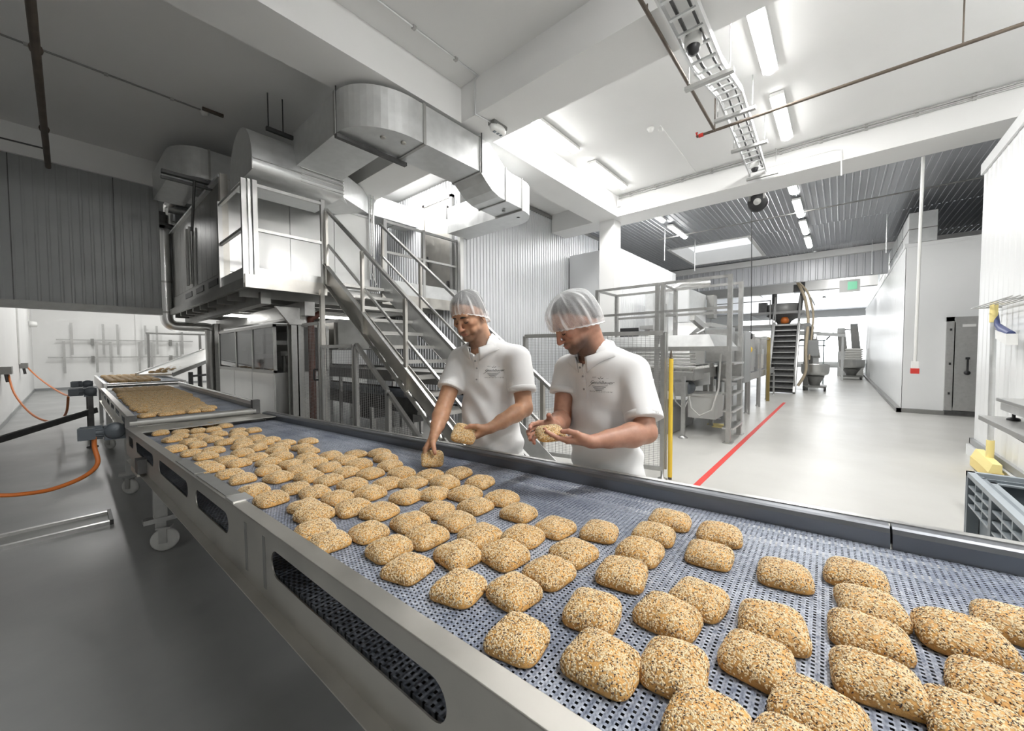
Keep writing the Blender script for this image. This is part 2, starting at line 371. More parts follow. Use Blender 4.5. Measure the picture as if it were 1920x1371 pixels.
# cold room block on the right with its door
mb = corr(13.6, 33, 0, 4.08, -1.19, .2, .004, sgn=1); mb.box(13.6, 33, -8.9, -1.20, 0, 4.15); mb.box(13.59, 33, -8.9, -1.17, 4.08, 4.17)
blk = struct(mb.build('wall_cold_block', 'white_panel'))
MB().box(13.50, 13.6, -8.9, -1.10, 0, .10).box(13.5, 33, -1.19, -1.09, 0, .10).build('kerb', 'grey_metal', blk)
d = struct(MB().box(13.50, 13.56, -2.62, -2.02, .13, 2.22).build('door_2', 'steel_dull'))
MB().box(13.52, 13.60, -2.02, -1.90, .1, 2.32).box(13.52, 13.6, -2.75, -1.90, 2.22, 2.32).build('door_frame', 'steel_dull', d)
MB().box(13.49, 13.60, -2.75, -1.90, .02, .12).build('threshold', 'dark_metal', d)
MB().lathe([(0, 0), (.05, 0), (.05, -.05), (0, -.05)], (13.50, -2.23, 1.02), 14, axis='x').bar((13.45, -2.23, 1.02), (13.45, -2.23, 1.35), .03, .03).box(13.44, 13.5, -2.26, -2.2, 1.33, 1.38).build('door_handle', 'black_plastic', d)
MB().box(13.485, 13.5, -2.34, -2.14, 2.08, 2.14).build('name_plate', 'white_plastic', d)
MB().box(13.50, 13.515, -2.035, -2.02, .2, 2.2).build('door_seal', 'white_plastic', d)
mb = MB()
for z in (.5, 1.2, 2.0): mb.box(13.48, 13.52, -1.98, -1.95, z, z + .05)
mb.build('hinge', 'black_plastic', d)
# near right wall
mb = corr(2.3, 8.7, 0, 4.08, -1.53, .2, .004, sgn=1); mb.box(2.3, 8.7, -8.9, -1.54, 0, 4.2); mb.box(2.3, 8.72, -8.9, -1.50, 4.08, 4.23)
wr = struct(mb.build('wall_right', 'white_panel'))
MB().box(2.3, 8.74, -1.53, -1.49, .16, .24).box(8.7, 8.74, -8.9, -1.49, .16, .24).build('bumper_rail', 'grey_panel', wr)
MB().box(2.3, 8.73, -1.53, -1.46, 0, .15).build('cove_skirting', 'white_panel', wr)
# hall end
struct(MB().box(45.8, 46, -9, 12, 0, ZC).build('wall_end', 'white_paint'))
struct(MB().box(11.3, 46, 11.9, 12, 0, ZC).build('wall_side_end', 'white_paint'))
w2 = struct(MB().box(45.7, 45.8, -4, 7.8, .3, .5).box(45.7, 45.8, -4, 7.8, 4.6, 4.8).box(45.7, 45.8, -4.1, -3.9, .5, 4.6).box(45.7, 45.8, 7.7, 7.9, .5, 4.6).build('window_2', 'white_paint'))
MB().box(45.72, 45.76, -3.9, 7.7, .5, 4.6).build('window_pane', 'daylight', w2)
mb = corr(-1.2, 11.9, 4.22, 5.0, 18.48, .22, .02, 'y'); mb.box(18.5, 18.6, -1.2, 11.9, 4.2, 5.0)
struct(mb.build('wall_hanging', 'corr_grey'))
struct(MB().box(18.3, 18.62, -8.9, 11.9, 5.0, 5.22).build('trim_6', 'white_paint'))
struct(MB().box(23, 23.4, -1.2, 11.9, 4.4, 5.2).build('trim_7', 'white_paint'))
# red lane marking
mb = MB().box(4.66, 13.9, 1.19, 1.26, .0005, .003); mb.add([(4.66, 1.19, .0025), (4.66, 1.26, .0025), (4.60, 1.50, .0025), (4.53, 1.50, .0025)], [(0, 1, 2, 3)])
tag(mb.build('floor_marking', 'red'), 'red lane line painted on the pale floor beside the yellow post', 'floor marking')

# ================================================================ LIGHTS
def tube_lamp(x0, y0, z, ax, label, w=LAMP_W, L=1.47, grp='fluorescent ceiling lamps', tm='tube_light'):
    x1, y1 = (x0 + L, y0) if ax == 'x' else (x0, y0 + L)
    cx, cy = (x0 + x1) / 2, (y0 + y1) / 2
    t = thing('ceiling_lamp', (cx, cy, z), label, 'ceiling lamp', grp)
    hx, hy = (L / 2, .085) if ax == 'x' else (.085, L / 2)
    k = .85
    MB().hexa([(cx - hx, cy - hy, z - .05), (cx + hx, cy - hy, z - .05), (cx + hx, cy + hy, z - .05), (cx - hx, cy + hy, z - .05)],
              [(cx - hx, cy - hy, z), (cx + hx, cy - hy, z), (cx + hx, cy + hy, z), (cx - hx, cy + hy, z)]).build('housing', 'white_plastic', t)
    pts = []; n = 8
    for e, r in ((0, .6), (.03, .95), (.97, .95), (1, .6)):
        lp = []
        for j in range(n + 1):
            a = PI * j / n; u = math.cos(a) * .072 * r; v = -math.sin(a) * .05 * r
            lp.append((x0 + (x1 - x0) * e, cy + u, z - .05 + v) if ax == 'x' else (cx + u, y0 + (y1 - y0) * e, z - .05 + v))
        pts.append(lp)
    MB().loft(pts, closed=True).build('diffuser', tm, t)
    if w:
        ld = bpy.data.lights.new('lamp_glow', 'AREA'); ld.shape = 'RECTANGLE'; ld.size = hx * 2 * .95; ld.size_y = hy * 2 * .9; ld.energy = w
        ld.color = (1, .99, .97); lo = bpy.data.objects.new('lamp_glow', ld); COL.objects.link(lo); lo.parent = bpy.data.objects[t]; lo.location = (0, 0, -.12)
    return t
LB = ZC - .01
tube_lamp(4.63, .76, LB, 'x', 'long ceiling lamp right beside the camera dome, half hidden by the beam')
tube_lamp(6.70, .76, LB, 'x', 'ceiling lamp crossed by the brown sprinkler pipe')
tube_lamp(4.66, 3.72, LB, 'x', 'ceiling lamp over the air duct, half hidden by the cross beam')
tube_lamp(6.72, 3.72, LB, 'x', 'ceiling lamp nearest the white column')
tube_lamp(4.50, 6.15, LB, 'y', 'ceiling lamp behind the big air duct over the steam room')
for i, x in enumerate((9.50, 11.5, 13.5, 15.5, 19.6)):
    tube_lamp(x, .87, LB - .03, 'x', ['ceiling lamp over the corridor just behind the cross beam', 'second lamp of the corridor row', 'third lamp of the corridor row', 'fourth lamp of the corridor row, before the hanging partition', 'lamp beyond the hanging partition'][i], LAMP_W * .9, grp='corridor ceiling lamps')
for i, x in enumerate((9.45, 11.45)): tube_lamp(x, 3.80, LB - .03, 'x', ['lamp by the column, cut by the beam', 'lamp above the railed machine, near the white cold store'][i], LAMP_W * .9, grp='side row ceiling lamps')
for i, (x, y) in enumerate(((22, -.2), (26, .9), (30, .9), (34, .9), (24, 4.2), (30, 4.2))):
    tube_lamp(x, y, LB - .03, 'x', ['first lamp beyond the hanging partition, by the exit sign', 'lamp of the far row second from the partition', 'third far lamp in line with the corridor row', 'last far lamp in line with the corridor row', 'far lamp above the mixing platform', 'far lamp behind the mixing platform'][i], LAMP_W * .8, grp='far corridor lamps')
# added unseen lamps behind the camera, stronger than the visible ones, lighting beams and workers
for i, (x, y) in enumerate(((1.4, -1.0), (3.4, -2.6), (-.4, -4.2), (4.9, -4.6))): tube_lamp(x, y, LB, 'x', ['added ceiling lamp just behind the camera', 'added ceiling lamp behind the camera to the right', 'added ceiling lamp far behind the camera', 'added ceiling lamp behind the near right wall'][i], LAMP_W * 2.0, grp='added lamps behind the camera', tm='tube_light_added')
# far left room
for i, (x, y) in enumerate(((0.6, 13), (0.6, 17), (0.6, 21), (4.2, 13), (4.2, 18), (4.2, 22))): tube_lamp(x, y, LB, 'y', 'ceiling lamp of the white back room hidden above the partition, %s from the left front' % ['first', 'second', 'third', 'fourth', 'fifth', 'sixth'][i], LAMP_W * 1.6, grp='lamps of the back room')
# lamp under the platform
tube_lamp(3.0, 7.9, 2.34, 'x', 'tube lamp under the platform behind the stairs', LAMP_W * .2, 1.1, 'lamps under the platform', 'tube_light_small')
tube_lamp(2.0, 9.3, 2.38, 'x', 'tube lamp under the deck beside the glazed hood', LAMP_W * .2, 1.1, 'lamps under the platform', 'tube_light_small')

# ================================================================ CEILING FITTINGS
def ladder_tray(name, pts, wdt, label, up=(0, 0, 1), mt='galv', step=.22, side='y'):
    t = thing(name, pts[0], label, 'cable tray'); off = Vector((0, wdt / 2, 0)) if side == 'y' else Vector((wdt / 2, 0, 0))
    for s_ in (-1, 1):
        m_ = MB()
        for a, b in zip(pts[:-1], pts[1:]): m_.bar(Vector(a) + off * s_, Vector(b) + off * s_, .02, .075, up=up)
        m_.build('side_rail', mt, t)
    m_ = MB()
    for a, b in zip(pts[:-1], pts[1:]):
        a = Vector(a); b = Vector(b); n = max(1, int((b - a).length / step))
        for i in range(n): p = a.lerp(b, (i + .5) / n); m_.nx().bar(p - off, p + off, .03, .02)
    m_.build('rung', mt, t); return t
tr = ladder_tray('cable_ladder', [(1.5, 1.14, 4.62), (4.57, 1.14, 4.62), (5.75, 1.16, 4.92), (8.62, 1.24, 4.92)], .26, 'galvanised cable ladder running under the ceiling to the cross beam')
for i, (x, z) in enumerate(((4.75, 4.62), (6.1, 4.86), (7.2, 4.86), (8.55, 4.86))):
    MB().box(x - .03, x + .03, .92, 1.42, z - .07, z - .03).tube([(x, .96, z), (x, .96, ZC)], .006).tube([(x, 1.38, z), (x, 1.38, ZC)], .006).build('hanger', 'steel_dull', tr)
MB().nx().tube([(2, 1.08, 4.66), (4.6, 1.08, 4.66), (5.8, 1.1, 4.96), (8.5, 1.16, 4.96)], .012, 6).nx().tube([(2, 1.2, 4.66), (4.6, 1.2, 4.66), (5.8, 1.2, 4.96), (8.5, 1.28, 4.96)], .016, 6).build('cable', 'dark_metal', tr)
def dome_cam(x, y, z, label, s=1.0):
    t = thing('dome_camera', (x, y, z), label, 'security camera')
    MB().lathe([(0, 0), (.07 * s, 0), (.075 * s, -.07 * s), (.065 * s, -.09 * s), (0, -.09 * s)], (x, y, z), 18).build('base', 'white_plastic', t)
    MB().lathe([(.055 * s, -.085 * s), (.055 * s, -.11 * s), (.04 * s, -.145 * s), (0, -.16 * s)], (x, y, z), 18).build('dome', 'black_plastic', t)
dome_cam(4.12, 1.16, 4.66, 'dome camera hanging under the cable ladder at the top of the photo', 1.15)
dome_cam(8.1, 1.22, 4.90, 'small dome camera under the far end of the cable ladder')
sp = thing('sprinkler_pipe', (6.12, 1.42, 4.70), 'thin brown steel pipe bending at a right angle under the white ceiling', 'pipe')
MB().tube([(1.2, 1.42, 4.70), (6.12, 1.42, 4.70)], .02, 8).build('pipe_run', 'rust_pipe', sp)
MB().tube([(6.12, 1.66, 4.70), (6.12, -8, 4.70)], .02, 8).build('pipe_run', 'rust_pipe', sp)
MB().nx().tube([(6.12, 1.42, 4.7), (6.12, 1.42, ZC)], .008, 6).nx().tube([(6.12, -.9, 4.7), (6.12, -.9, ZC)], .008, 6).nx().tube([(3.6, 1.42, 4.7), (3.6, 1.42, ZB)], .008, 6).build('hanger', 'rust_pipe', sp)
MB().lathe([(.028, -.03), (.028, .03)], (6.12, 1.6, 4.7), 8, axis='y').lathe([(.012, 0), (.012, .05), (.02, .055), (0, .06)], (6.12, 1.66, 4.7), 8).build('end_cap', 'red', sp)
lp = thing('sprinkler_pipe', (-.12, 5, 4.62), 'dark brown pipe hanging along the ceiling of the shaded left bay', 'pipe')
MB().tube([(-.12, 1, 4.60), (-.12, 9.85, 4.60)], .035, 10).build('pipe_run', 'rust_pipe', lp)
MB().nx().lathe([(.05, -.02), (.05, .02)], (-.12, 6.2, 4.62), 10, axis='y').tube([(-.12, 6.2, 4.62), (-.12, 6.2, ZC - .002)], .008, 6).nx().lathe([(.05, -.02), (.05, .02)], (-.12, 8.3, 4.62), 10, axis='y').tube([(-.12, 8.3, 4.62), (-.12, 8.3, ZC - .002)], .008, 6).build('coupling', 'rust_pipe', lp)
tag(MB().tube([(-.9, 9.4, 4.72), (-.13, 9.2, 4.66)], .012, 6).build('branch_pipe', 'dark_metal'), 'thin branch pipe joining the brown pipe in the left bay', 'pipe')
def conduit(pts, label, r=.012, mt='galv', clips=True):
    t = thing('cable_conduit', pts[0], label, 'conduit'); MB().tube(pts, r, 6).build('tube', mt, t)
    if clips:
        m_ = MB()
        for a, b in zip(pts[:-1], pts[1:]):
            a = Vector(a); b = Vector(b); n = int((b - a).length / .55)
            for i in range(n): p = a.lerp(b, (i + .5) / max(n, 1)); m_.nx().box(p.x - .02, p.x + .02, p.y - .02, p.y + .02, p.z - .02, p.z + .02)
        if m_.v: m_.build('clip', 'steel_dull', t)
    return t
conduit([(.5, 3.74, 5.235), (3.60, 3.74, 5.235), (3.68, 3.74, 5.235), (3.68, 3.80, 5.22), (3.68, 3.80, 4.76), (3.95, 3.76, 4.755)], 'grey conduit along the ceiling corner beside the big beam, ending at the emergency light')
for dz, lb in ((0, 'upper'), (.05, 'lower')):
    conduit([(8.63, 4.05, 5.22 - dz), (8.63, -8, 5.22 - dz)], lb + ' conduit of the pair along the top of the cross beam', .014, 'steel_dull')
conduit([(6.4, 2.3, 5.24), (8.62, 2.33, 5.24)], 'thin white conduit from the smoke detector to the cross beam', .006, 'white_plastic', False)
conduit([(-1.2, 7.42, 5.24), (1.42, 7.42, 5.24)], 'conduit on the shaded ceiling leading to the small detector', .012, 'grey_metal')
conduit([(8.64, 1.2, 4.98), (8.64, .15, 4.98), (8.64, .05, 4.95), (8.60, .04, 4.5)], 'white conduit bent along the cross beam from the end of the cable ladder', .01, 'white_plastic', False)
e = thing('emergency_light', (4.06, 3.74, 4.77), 'white oval emergency light under the crossing of the beams', 'emergency light')
MB().box(3.93, 4.20, 3.68, 3.80, 4.72, 4.77).build('base', 'grey_metal', e)
MB().loft([[(4.065 + .15 * k * math.cos(a), 3.74 + .08 * k * math.sin(a), z) for a in [2 * PI * j / 20 for j in range(20)]] for k, z in ((.9, 4.73), (1, 4.70), (.9, 4.66), (.5, 4.645))]).build('cover', 'white_plastic', e)
MB().box(3.98, 4.02, 3.72, 3.76, 4.64, 4.66).box(4.05, 4.08, 3.72, 3.76, 4.64, 4.66).box(4.11, 4.14, 3.72, 3.76, 4.64, 4.66).build('diodes', 'grey_plastic', e)
def detector(x, y, z, label):
    t = thing('smoke_detector', (x, y, z), label, 'smoke detector')
    MB().lathe([(0, 0), (.055, 0), (.055, -.02), (0, -.02)], (x, y, z), 16).build('base', 'white_plastic', t)
    MB().lathe([(.045, -.02), (.04, -.05), (.02, -.065), (0, -.065)], (x, y, z), 16).build('sensor_head', 'white_plastic', t)
detector(6.40, 2.45, ZC - .005, 'small white detector on the bright ceiling left of the cable ladder')
detector(1.47, 7.45, ZC - .005, 'small white detector on the shaded ceiling above the left duct')
tag(MB().box(1.42, 1.68, 7.30, 7.34, 5.2, 5.24).build('mounting_rail', 'rust_pipe'), 'short brown mounting rail on the ceiling beside the shaded detector', 'rail')
tag(MB().box(6.50, 6.56, 2.30, 2.36, 5.2, ZC).build('junction_box', 'white_plastic'), 'tiny white junction box beside the detector on the bright ceiling', 'junction box')
tag(MB().box(8.58, 8.65, 4.0, 4.07, 4.98, 5.12).build('junction_box', 'white_plastic'), 'white junction box in the corner of the two beams above the column', 'junction box')
# cable reel under the cross beam
r = thing('cable_reel', (9.6, 1.38, 4.9), 'black cable reel hanging behind the cross beam with a cord reaching down', 'cable reel')
MB().lathe([(0, -.07), (.17, -.07), (.19, -.04), (.19, .04), (.17, .07), (0, .07)], (9.6, 1.38, 4.68), 28, axis='x').build('drum', 'black_plastic', r)
MB().lathe([(.07, -.08), (.07, -.075), (.045, -.075), (.045, -.085), (0, -.085)], (9.6, 1.38, 4.68), 20, axis='x').build('hub', 'nylon', r)
MB().box(9.52, 9.68, 1.22, 1.55, 4.9, 4.93).box(9.52, 9.55, 1.24, 1.28, 4.72, 4.9).box(9.52, 9.55, 1.50, 1.54, 4.72, 4.9).tube([(9.6, 1.38, 4.93), (9.6, 1.38, 5.25)], .012).build('bracket', 'grey_metal', r)
MB().tube([(9.6, 1.50, 4.55), (9.6, 1.49, 4.49), (9.6, 1.47, 3.2), (9.6, 1.46, 1.9)], .009, 6).lathe([(.02, 0), (.03, .03), (.03, .1), (.01, .14)], (9.6, 1.46, 1.80), 10).build('cord', 'black_plastic', r)
# pendant supply tube with socket
pn = thing('pendant_conduit', (9.38, -.97, 1.2), 'long pale conduit hanging from the cross beam, ending in a red and white socket', 'conduit')
MB().tube([(9.40, -.99, 4.77), (9.38, -.98, 3), (9.37, -.97, 1.36)], .022, 10).build('tube', 'white_plastic', pn)
MB().box(9.33, 9.41, -1.01, -.93, 1.24, 1.36).build('socket_box', 'white_plastic', pn)
MB().box(9.32, 9.42, -1.02, -.92, 1.15, 1.24).build('plug', 'red', pn)
# exit sign
ex = thing('exit_sign', (22, -.25, 4.07), 'hanging green and white exit sign at the far end of the corridor', 'exit sign')
MB().box(22, 22.05, -.6, .08, 4.07, 4.6).build('sign_panel', 'white_plastic', ex)
MB().box(21.98, 22, -.50, -.20, 4.16, 4.50).build('pictogram', 'green_sign', ex)
MB().tube([(22.02, -.45, 4.6), (22.02, -.45, 5.2)], .012).tube([(22.02, -.1, 4.6), (22.02, -.1, 5.2)], .012).build('rod', 'steel_dull', ex)
# thin hanging rods and long conduit under the ribbed ceiling
for (x, y, z) in ((11.9, 4.1, 4.3), (13.6, 3.7, 4.2), (17.6, -.75, 4.1), (14.6, -.9, 4.2)):
    tag(MB().tube([(x, y, z), (x, y, 5.24)], .012, 6).build('hanging_rod', 'galv'), {11.9: 'thin rod below the ribbed ceiling nearest the column', 13.6: 'thin rod below the ribbed ceiling near the skylight', 17.6: 'thin rod near the last roof boxes', 14.6: 'thin rod before the hanging partition'}[x], 'rod', 'rods under the ribbed ceiling')
conduit([(12.2, 4.4, 5.05), (12.2, -8, 5.05)], 'long dark conduit crossing under the ribbed metal ceiling', .016, 'grey_metal', False)
# grey insulation boxes on the cold room roof
for i in range(7):
    x0 = 13.7 + i * 1.35
    lab = ['nearest grey box on the cold room roof, its front facing the camera', 'second grey box along the roof edge', 'third grey box along the roof edge', 'fourth grey box along the roof edge', 'fifth grey box along the roof edge', 'sixth grey box along the roof edge', 'last small looking grey box along the roof edge'][i]
    t = thing('roof_unit', (x0 + .6, -1.5, 4.17), lab, 'ventilation box', 'grey boxes on the cold room roof')
    MB().box(x0, x0 + 1.2, -1.72, -1.24, 4.20, 4.93).build('casing', 'grey_plastic' if i > 8 else 'galv', t)
    MB().box(x0 - .01, x0 + 1.21, -1.73, -1.23, 4.52, 4.54).build('seam', 'grey_metal', t)

# ================================================================ OVEN PLATFORM, STAIRS, DUCTS (left of centre)
pf = thing('service_platform', (3.4, 8.8, 0), 'raised steel service platform with railings in front of the oven housing', 'platform')
mb = MB().box(1.60, 5.36, 6.10, 12.0, 2.50, 2.57); mb.build('deck', 'steel_dull', pf)
MB().box(1.58, 2.66, 6.07, 6.12, 2.44, 2.62).build('edge_beam', 'steel_warm', pf)
MB().box(1.57, 1.63, 6.12, 12.0, 2.44, 2.57).build('edge_beam', 'grey_metal', pf)
MB().box(3.60, 5.30, 6.07, 6.12, 2.40, 2.60).build('edge_beam', 'steel_warm', pf)
mb = MB()
for y in np.arange(6.5, 12, .62): mb.nx().box(1.62, 5.3, y, y + .06, 2.36, 2.50)
mb.build('joist', 'grey_metal', pf)
for x0, x1 in ((1.85, 1.98), (4.2, 4.33)):
    MB().box(x0, x1, 6.4, 11.9, 2.27, 2.44).build('main_beam', 'grey_metal', pf)
MB().box(2.45, 2.60, 6.4, 11.9, 2.14, 2.36).build('main_beam', 'steel_dull', pf)
def hcol(x, y, z1, m='steel_dull'):
    MB().box(x - .09, x + .09, y - .09, y - .075, 0, z1).box(x - .09, x + .09, y + .075, y + .09, 0, z1).box(x - .01, x + .01, y - .09, y + .09, 0, z1).build('column', m, pf)
hcol(2.42, 6.72, 2.27); hcol(4.3, 9.9, 2.27); hcol(2.42, 11.6, 2.27)
MB().hexa([(2.3, 6.6, 2.0), (2.54, 6.6, 2.0), (2.54, 6.66, 2.0), (2.3, 6.66, 2.0)], [(2.1, 6.6, 2.27), (2.7, 6.6, 2.27), (2.7, 6.66, 2.27), (2.1, 6.66, 2.27)]).build('gusset', 'steel_dull', pf)
# railings
def rail_run(parent, a, b, zs, post_pts, z0, z1, w=.045, m='steel', toe=None, pm=None):
    for z in zs: MB().bar((a[0], a[1], z), (b[0], b[1], z), w * .9, w * .9).build('rail', m, parent)
    for (x, y) in post_pts: MB().bar((x, y, z0), (x, y, z1), w * 1.25, w * 1.25, up=(1, 0, 0)).build('post', pm or m, parent)
    if toe: MB().box(min(a[0], b[0]) - .01, max(a[0], b[0]) + .01, min(a[1], b[1]) - .01, max(a[1], b[1]) + .01, toe[0], toe[1]).build('toe_board', m, parent)
rail_run(pf, (1.70, 6.10), (2.62, 6.10), (3.84, 3.24), ((1.72, 6.10), (2.62, 6.10)), 2.46, 3.90, toe=(2.57, 2.72))
rail_run(pf, (1.60, 6.16), (1.60, 7.34), (3.84, 3.24), ((1.60, 6.14), (1.60, 7.36)), 2.50, 3.90, toe=(2.57, 2.72))
MB().bar((1.655, 6.1, 2.5), (1.655, 6.1, 3.9), .03, .03, up=(1, 0, 0)).build('post', 'steel_bright', pf)
rail_run(pf, (3.66, 6.10), (5.36, 6.10), (3.85, 3.32), ((3.68, 6.10), (4.50, 6.10), (5.34, 6.10)), 2.50, 3.88)
MB().box(3.62, 5.36, 6.08, 6.11, 2.60, 2.84).build('toe_board', 'galv', pf)

# oven housing on the platform
ov = thing('oven_housing', (2.9, 9.7, 2.57), 'large box of the oven on the platform, shiny front and dark side panels', 'oven')
MB().box(1.72, 4.12, 7.45, 12.0, 2.80, 4.32).build('body', 'steel_bright', ov)
mb = MB()
for i in range(12): mb.nx().box(1.66, 1.72, 7.47 + i * .377, 7.47 + i * .377 + .368, 2.86, 4.30)
mb.build('side_panel', 'grey_metal', ov)
for x0, x1 in ((1.72, 1.90), (1.91, 2.62), (2.63, 3.40), (3.41, 4.12)): MB().box(x0, x1, 7.42, 7.45, 2.86, 4.30).build('front_panel', 'steel_bright', ov)
MB().box(1.64, 1.70, 7.40, 12.0, 2.57, 2.84).build('base_rail', 'grey_metal', ov)
mb = MB()
for y in (7.75, 8.75, 9.75): mb.nx().box(1.63, 1.64, y, y + .62, 2.68, 2.78)
mb.build('slot', 'black_plastic', ov)
MB().box(1.62, 1.72, 7.38, 7.48, 2.57, 4.36).build('corner_post', 'steel_warm', ov)
MB().box(1.6, 4.16, 7.4, 12, 4.30, 4.34).build('top_edge', 'galv', ov)
mb = MB()
for x in (1.60,): 
    for dy in (0, .22, .3): mb.nx().tube([(x, 9.6 + dy, 4.0), (x, 9.6 + dy, 2.9)], .022, 8)
mb.build('small_pipe', 'steel_dull', ov)

# plenum box with rounded top, hung in front of the oven roof
def rnd(a, b, n): return [a + (b - a) * i / (n - 1) for i in range(n)]
pl = thing('duct_plenum', (2.3, 6.4, 3.96), 'round-topped sheet metal plenum at the oven roof, fed by the big ducts', 'air duct')
prof = [(5.90, 3.97), (5.90, 4.08)] + [(6.42 - .52 * math.cos(t), 4.10 + .57 * math.sin(t)) for t in rnd(0.05, PI - .05, 16)] + [(6.94, 4.08), (6.94, 3.97)]
MB().loft([[(x, a, b) for a, b in prof] for x in (1.65, 2.86)], smooth=True, caps=True).build('plenum_body', 'galv', pl)
MB().add([(1.65, 5.90, 3.97), (2.86, 5.90, 3.97), (3.76, 7.44, 4.36), (1.98, 7.44, 4.36), (1.65, 6.94, 3.98), (2.86, 6.94, 3.98), (1.65, 6.94, 4.4), (2.86, 6.94, 4.4), (3.76, 7.44, 4.42), (1.98, 7.44, 4.42)],
    [(0, 3, 2, 1), (6, 7, 8, 9), (0, 6, 9, 3), (1, 2, 8, 7), (2, 3, 9, 8)]).build('hopper', 'galv', pl)
mb = MB()
for z in (4.00, 4.05, 4.10, 4.15, 4.20): mb.nx().box(2.25, 2.87, 5.885, 5.90, z, z + .012)
mb.build('bead', 'steel_bright', pl)
MB().box(1.64, 1.65, 5.88, 5.91, 3.97, 4.12).tube([(1.65, 5.89, 4.12), (2.86, 5.89, 4.12)], .008).build('edge_seam', 'steel_dull', pl)
# main duct
dk = thing('air_duct', (3.4, 4.4, 4.21), 'big rectangular galvanised air duct bending from the oven over the stairs', 'air duct')
X0, X1, T0, T1 = 2.20, 2.84, 4.215, 4.705
MB().box(X0, X1, 4.70, 6.0, T0, T1).build('straight_section', 'galv', dk)
def arc(cx, cy, r, a0, a1, n): return [(cx + r * math.cos(a0 + (a1 - a0) * i / (n - 1)), cy + r * math.sin(a0 + (a1 - a0) * i / (n - 1))) for i in range(n)]
outer = [(X0, 4.70)] + [(2.90 - .70 * math.cos(t), 4.66 - .58 * math.sin(t)) for t in rnd(0, PI / 2, 14)] + [(3.05, 4.08)]
inner = [(3.05, 4.68), (2.90, 4.68), (X1, 4.70)]
MB().prism(outer + inner, lambda a, b, z: (a, b, z), T0, T1).build('elbow', 'galv', dk)
MB().box(3.05, 4.05, 4.08, 4.68, T0, T1).build('straight_section', 'galv', dk)
side = [(4.05, T1), (4.24, 4.70), (4.40, 4.60), (4.60, 4.46), (4.75, 4.43), (5.02, 4.43), (5.02, 3.94), (4.63, 3.955), (4.45, 3.97), (4.30, 4.02), (4.16, 4.12), (4.05, T0)]
MB().prism(side, lambda a, b, y: (a, y, b), 4.08, 4.68).build('offset_section', 'galv', dk)
tail = [(5.02, 4.08)] + [(5.05 + .52 * math.sin(t), 4.62 - .54 * math.cos(t)) for t in rnd(0, PI / 2, 12)] + [(5.58, 6.0), (5.02, 6.0), (5.02, 4.68)]
MB().prism(tail, lambda a, b, z: (a, b, z), 3.92, 4.42).build('end_elbow', 'galv', dk)
for (x0, x1, y0, y1, z0, z1) in ((X0 - .015, X1 + .015, 4.68, 4.73, T0 - .02, T1 + .01), (3.03, 3.07, 4.065, 4.70, T0 - .015, T1 + .01), (4.03, 4.07, 4.065, 4.70, T0 - .02, T1 + .01), (4.60, 4.62, 4.07, 4.69, 3.94, 4.47), (5.01, 5.03, 4.07, 4.69, 3.91, 4.44)):
    MB().box(x0, x1, y0, y1, z0, z1).build('flange', 'steel_dull', dk)
for x, y in ((2.62, 4.34), (2.86, 4.26)): MB().lathe([(0, 0), (.035, 0), (.035, -.012), (.02, -.014), (0, -.014)], (x, y, T0), 14).build('test_port', 'steel_warm', dk)
for x in (4.86, 5.25): MB().lathe([(0, 0), (.03, 0), (.03, -.01), (0, -.01)], (x, 4.35, 3.93), 12).build('test_port', 'grey_metal', dk)
MB().bar((2.18, 4.66, 4.17), (3.16, 4.66, 4.17), .06, .045).build('support_rail', 'dark_metal', dk)
MB().tube([(2.2, 4.68, 4.2), (2.2, 4.68, ZC)], .008, 6).build('threaded_rod', 'dark_metal', dk)
MB().tube([(4.06, 4.06, 4.2), (4.06, 4.06, 4.77)], .008, 6).build('threaded_rod', 'dark_metal', dk)
tag(MB().box(1.93, 2.28, 6.22, 6.27, 4.72, 4.77).tube([(1.96, 6.25, 4.77), (1.96, 6.25, ZC)], .008, 6).tube([(2.15, 6.25, 4.77), (2.15, 6.25, ZC)], .008, 6).build('duct_hanger', 'dark_metal'), 'short dark support rail at the ceiling above the plenum', 'rail')
# branch duct to the steam room
bd = thing('branch_duct', (4.4, 8, 4.45), 'horizontal white-grey duct from the plenum to the steam room above the door', 'air duct')
MB().hexa([(2.86, 6.0, 4.02), (4.16, 7.5, 4.44), (4.16, 8.0, 4.44), (2.86, 6.9, 4.02)], [(2.86, 6.05, 4.45), (4.16, 7.5, 4.86), (4.16, 8.0, 4.86), (2.86, 6.9, 4.45)]).build('transition', 'galv', bd)
MB().box(4.16, 5.35, 7.5, 8.0, 4.44, 4.86).build('straight_section', 'galv', bd)
MB().box(4.15, 4.18, 7.49, 8.01, 4.43, 4.87).box(4.90, 4.92, 7.49, 8.01, 4.43, 4.87).build('flange', 'steel_dull', bd)
# left duct
ld = thing('air_duct', (1.4, 9, 4.5), 'shaded grey duct curving away behind the left side of the plenum', 'air duct')
o2 = [(2.6, 8.25)] + [(1.62 - .44 * math.sin(t), 8.80 - .55 * math.cos(t)) for t in rnd(0, PI / 2, 12)] + [(1.16, 10.12), (1.62, 10.12), (1.62, 8.9), (2.6, 8.9)]
MB().prism(o2, lambda a, b, z: (a, b, z), 4.52, 5.02).build('elbow', 'galv', ld)
MB().box(1.66, 1.69, 8.24, 8.91, 4.51, 5.03).build('flange', 'steel_dull', ld)
tag(MB().bar((1.02, 8.0, 4.37), (1.78, 8.0, 4.37), .08, .05).bar((1.02, 8.06, 4.30), (1.78, 8.06, 4.30), .05, .04).tube([(1.42, 8.0, 4.35), (1.42, 8.3, 3.6)], .02, 6).build('duct_support', 'dark_metal'), 'dark support rail below the shaded left duct', 'rail')
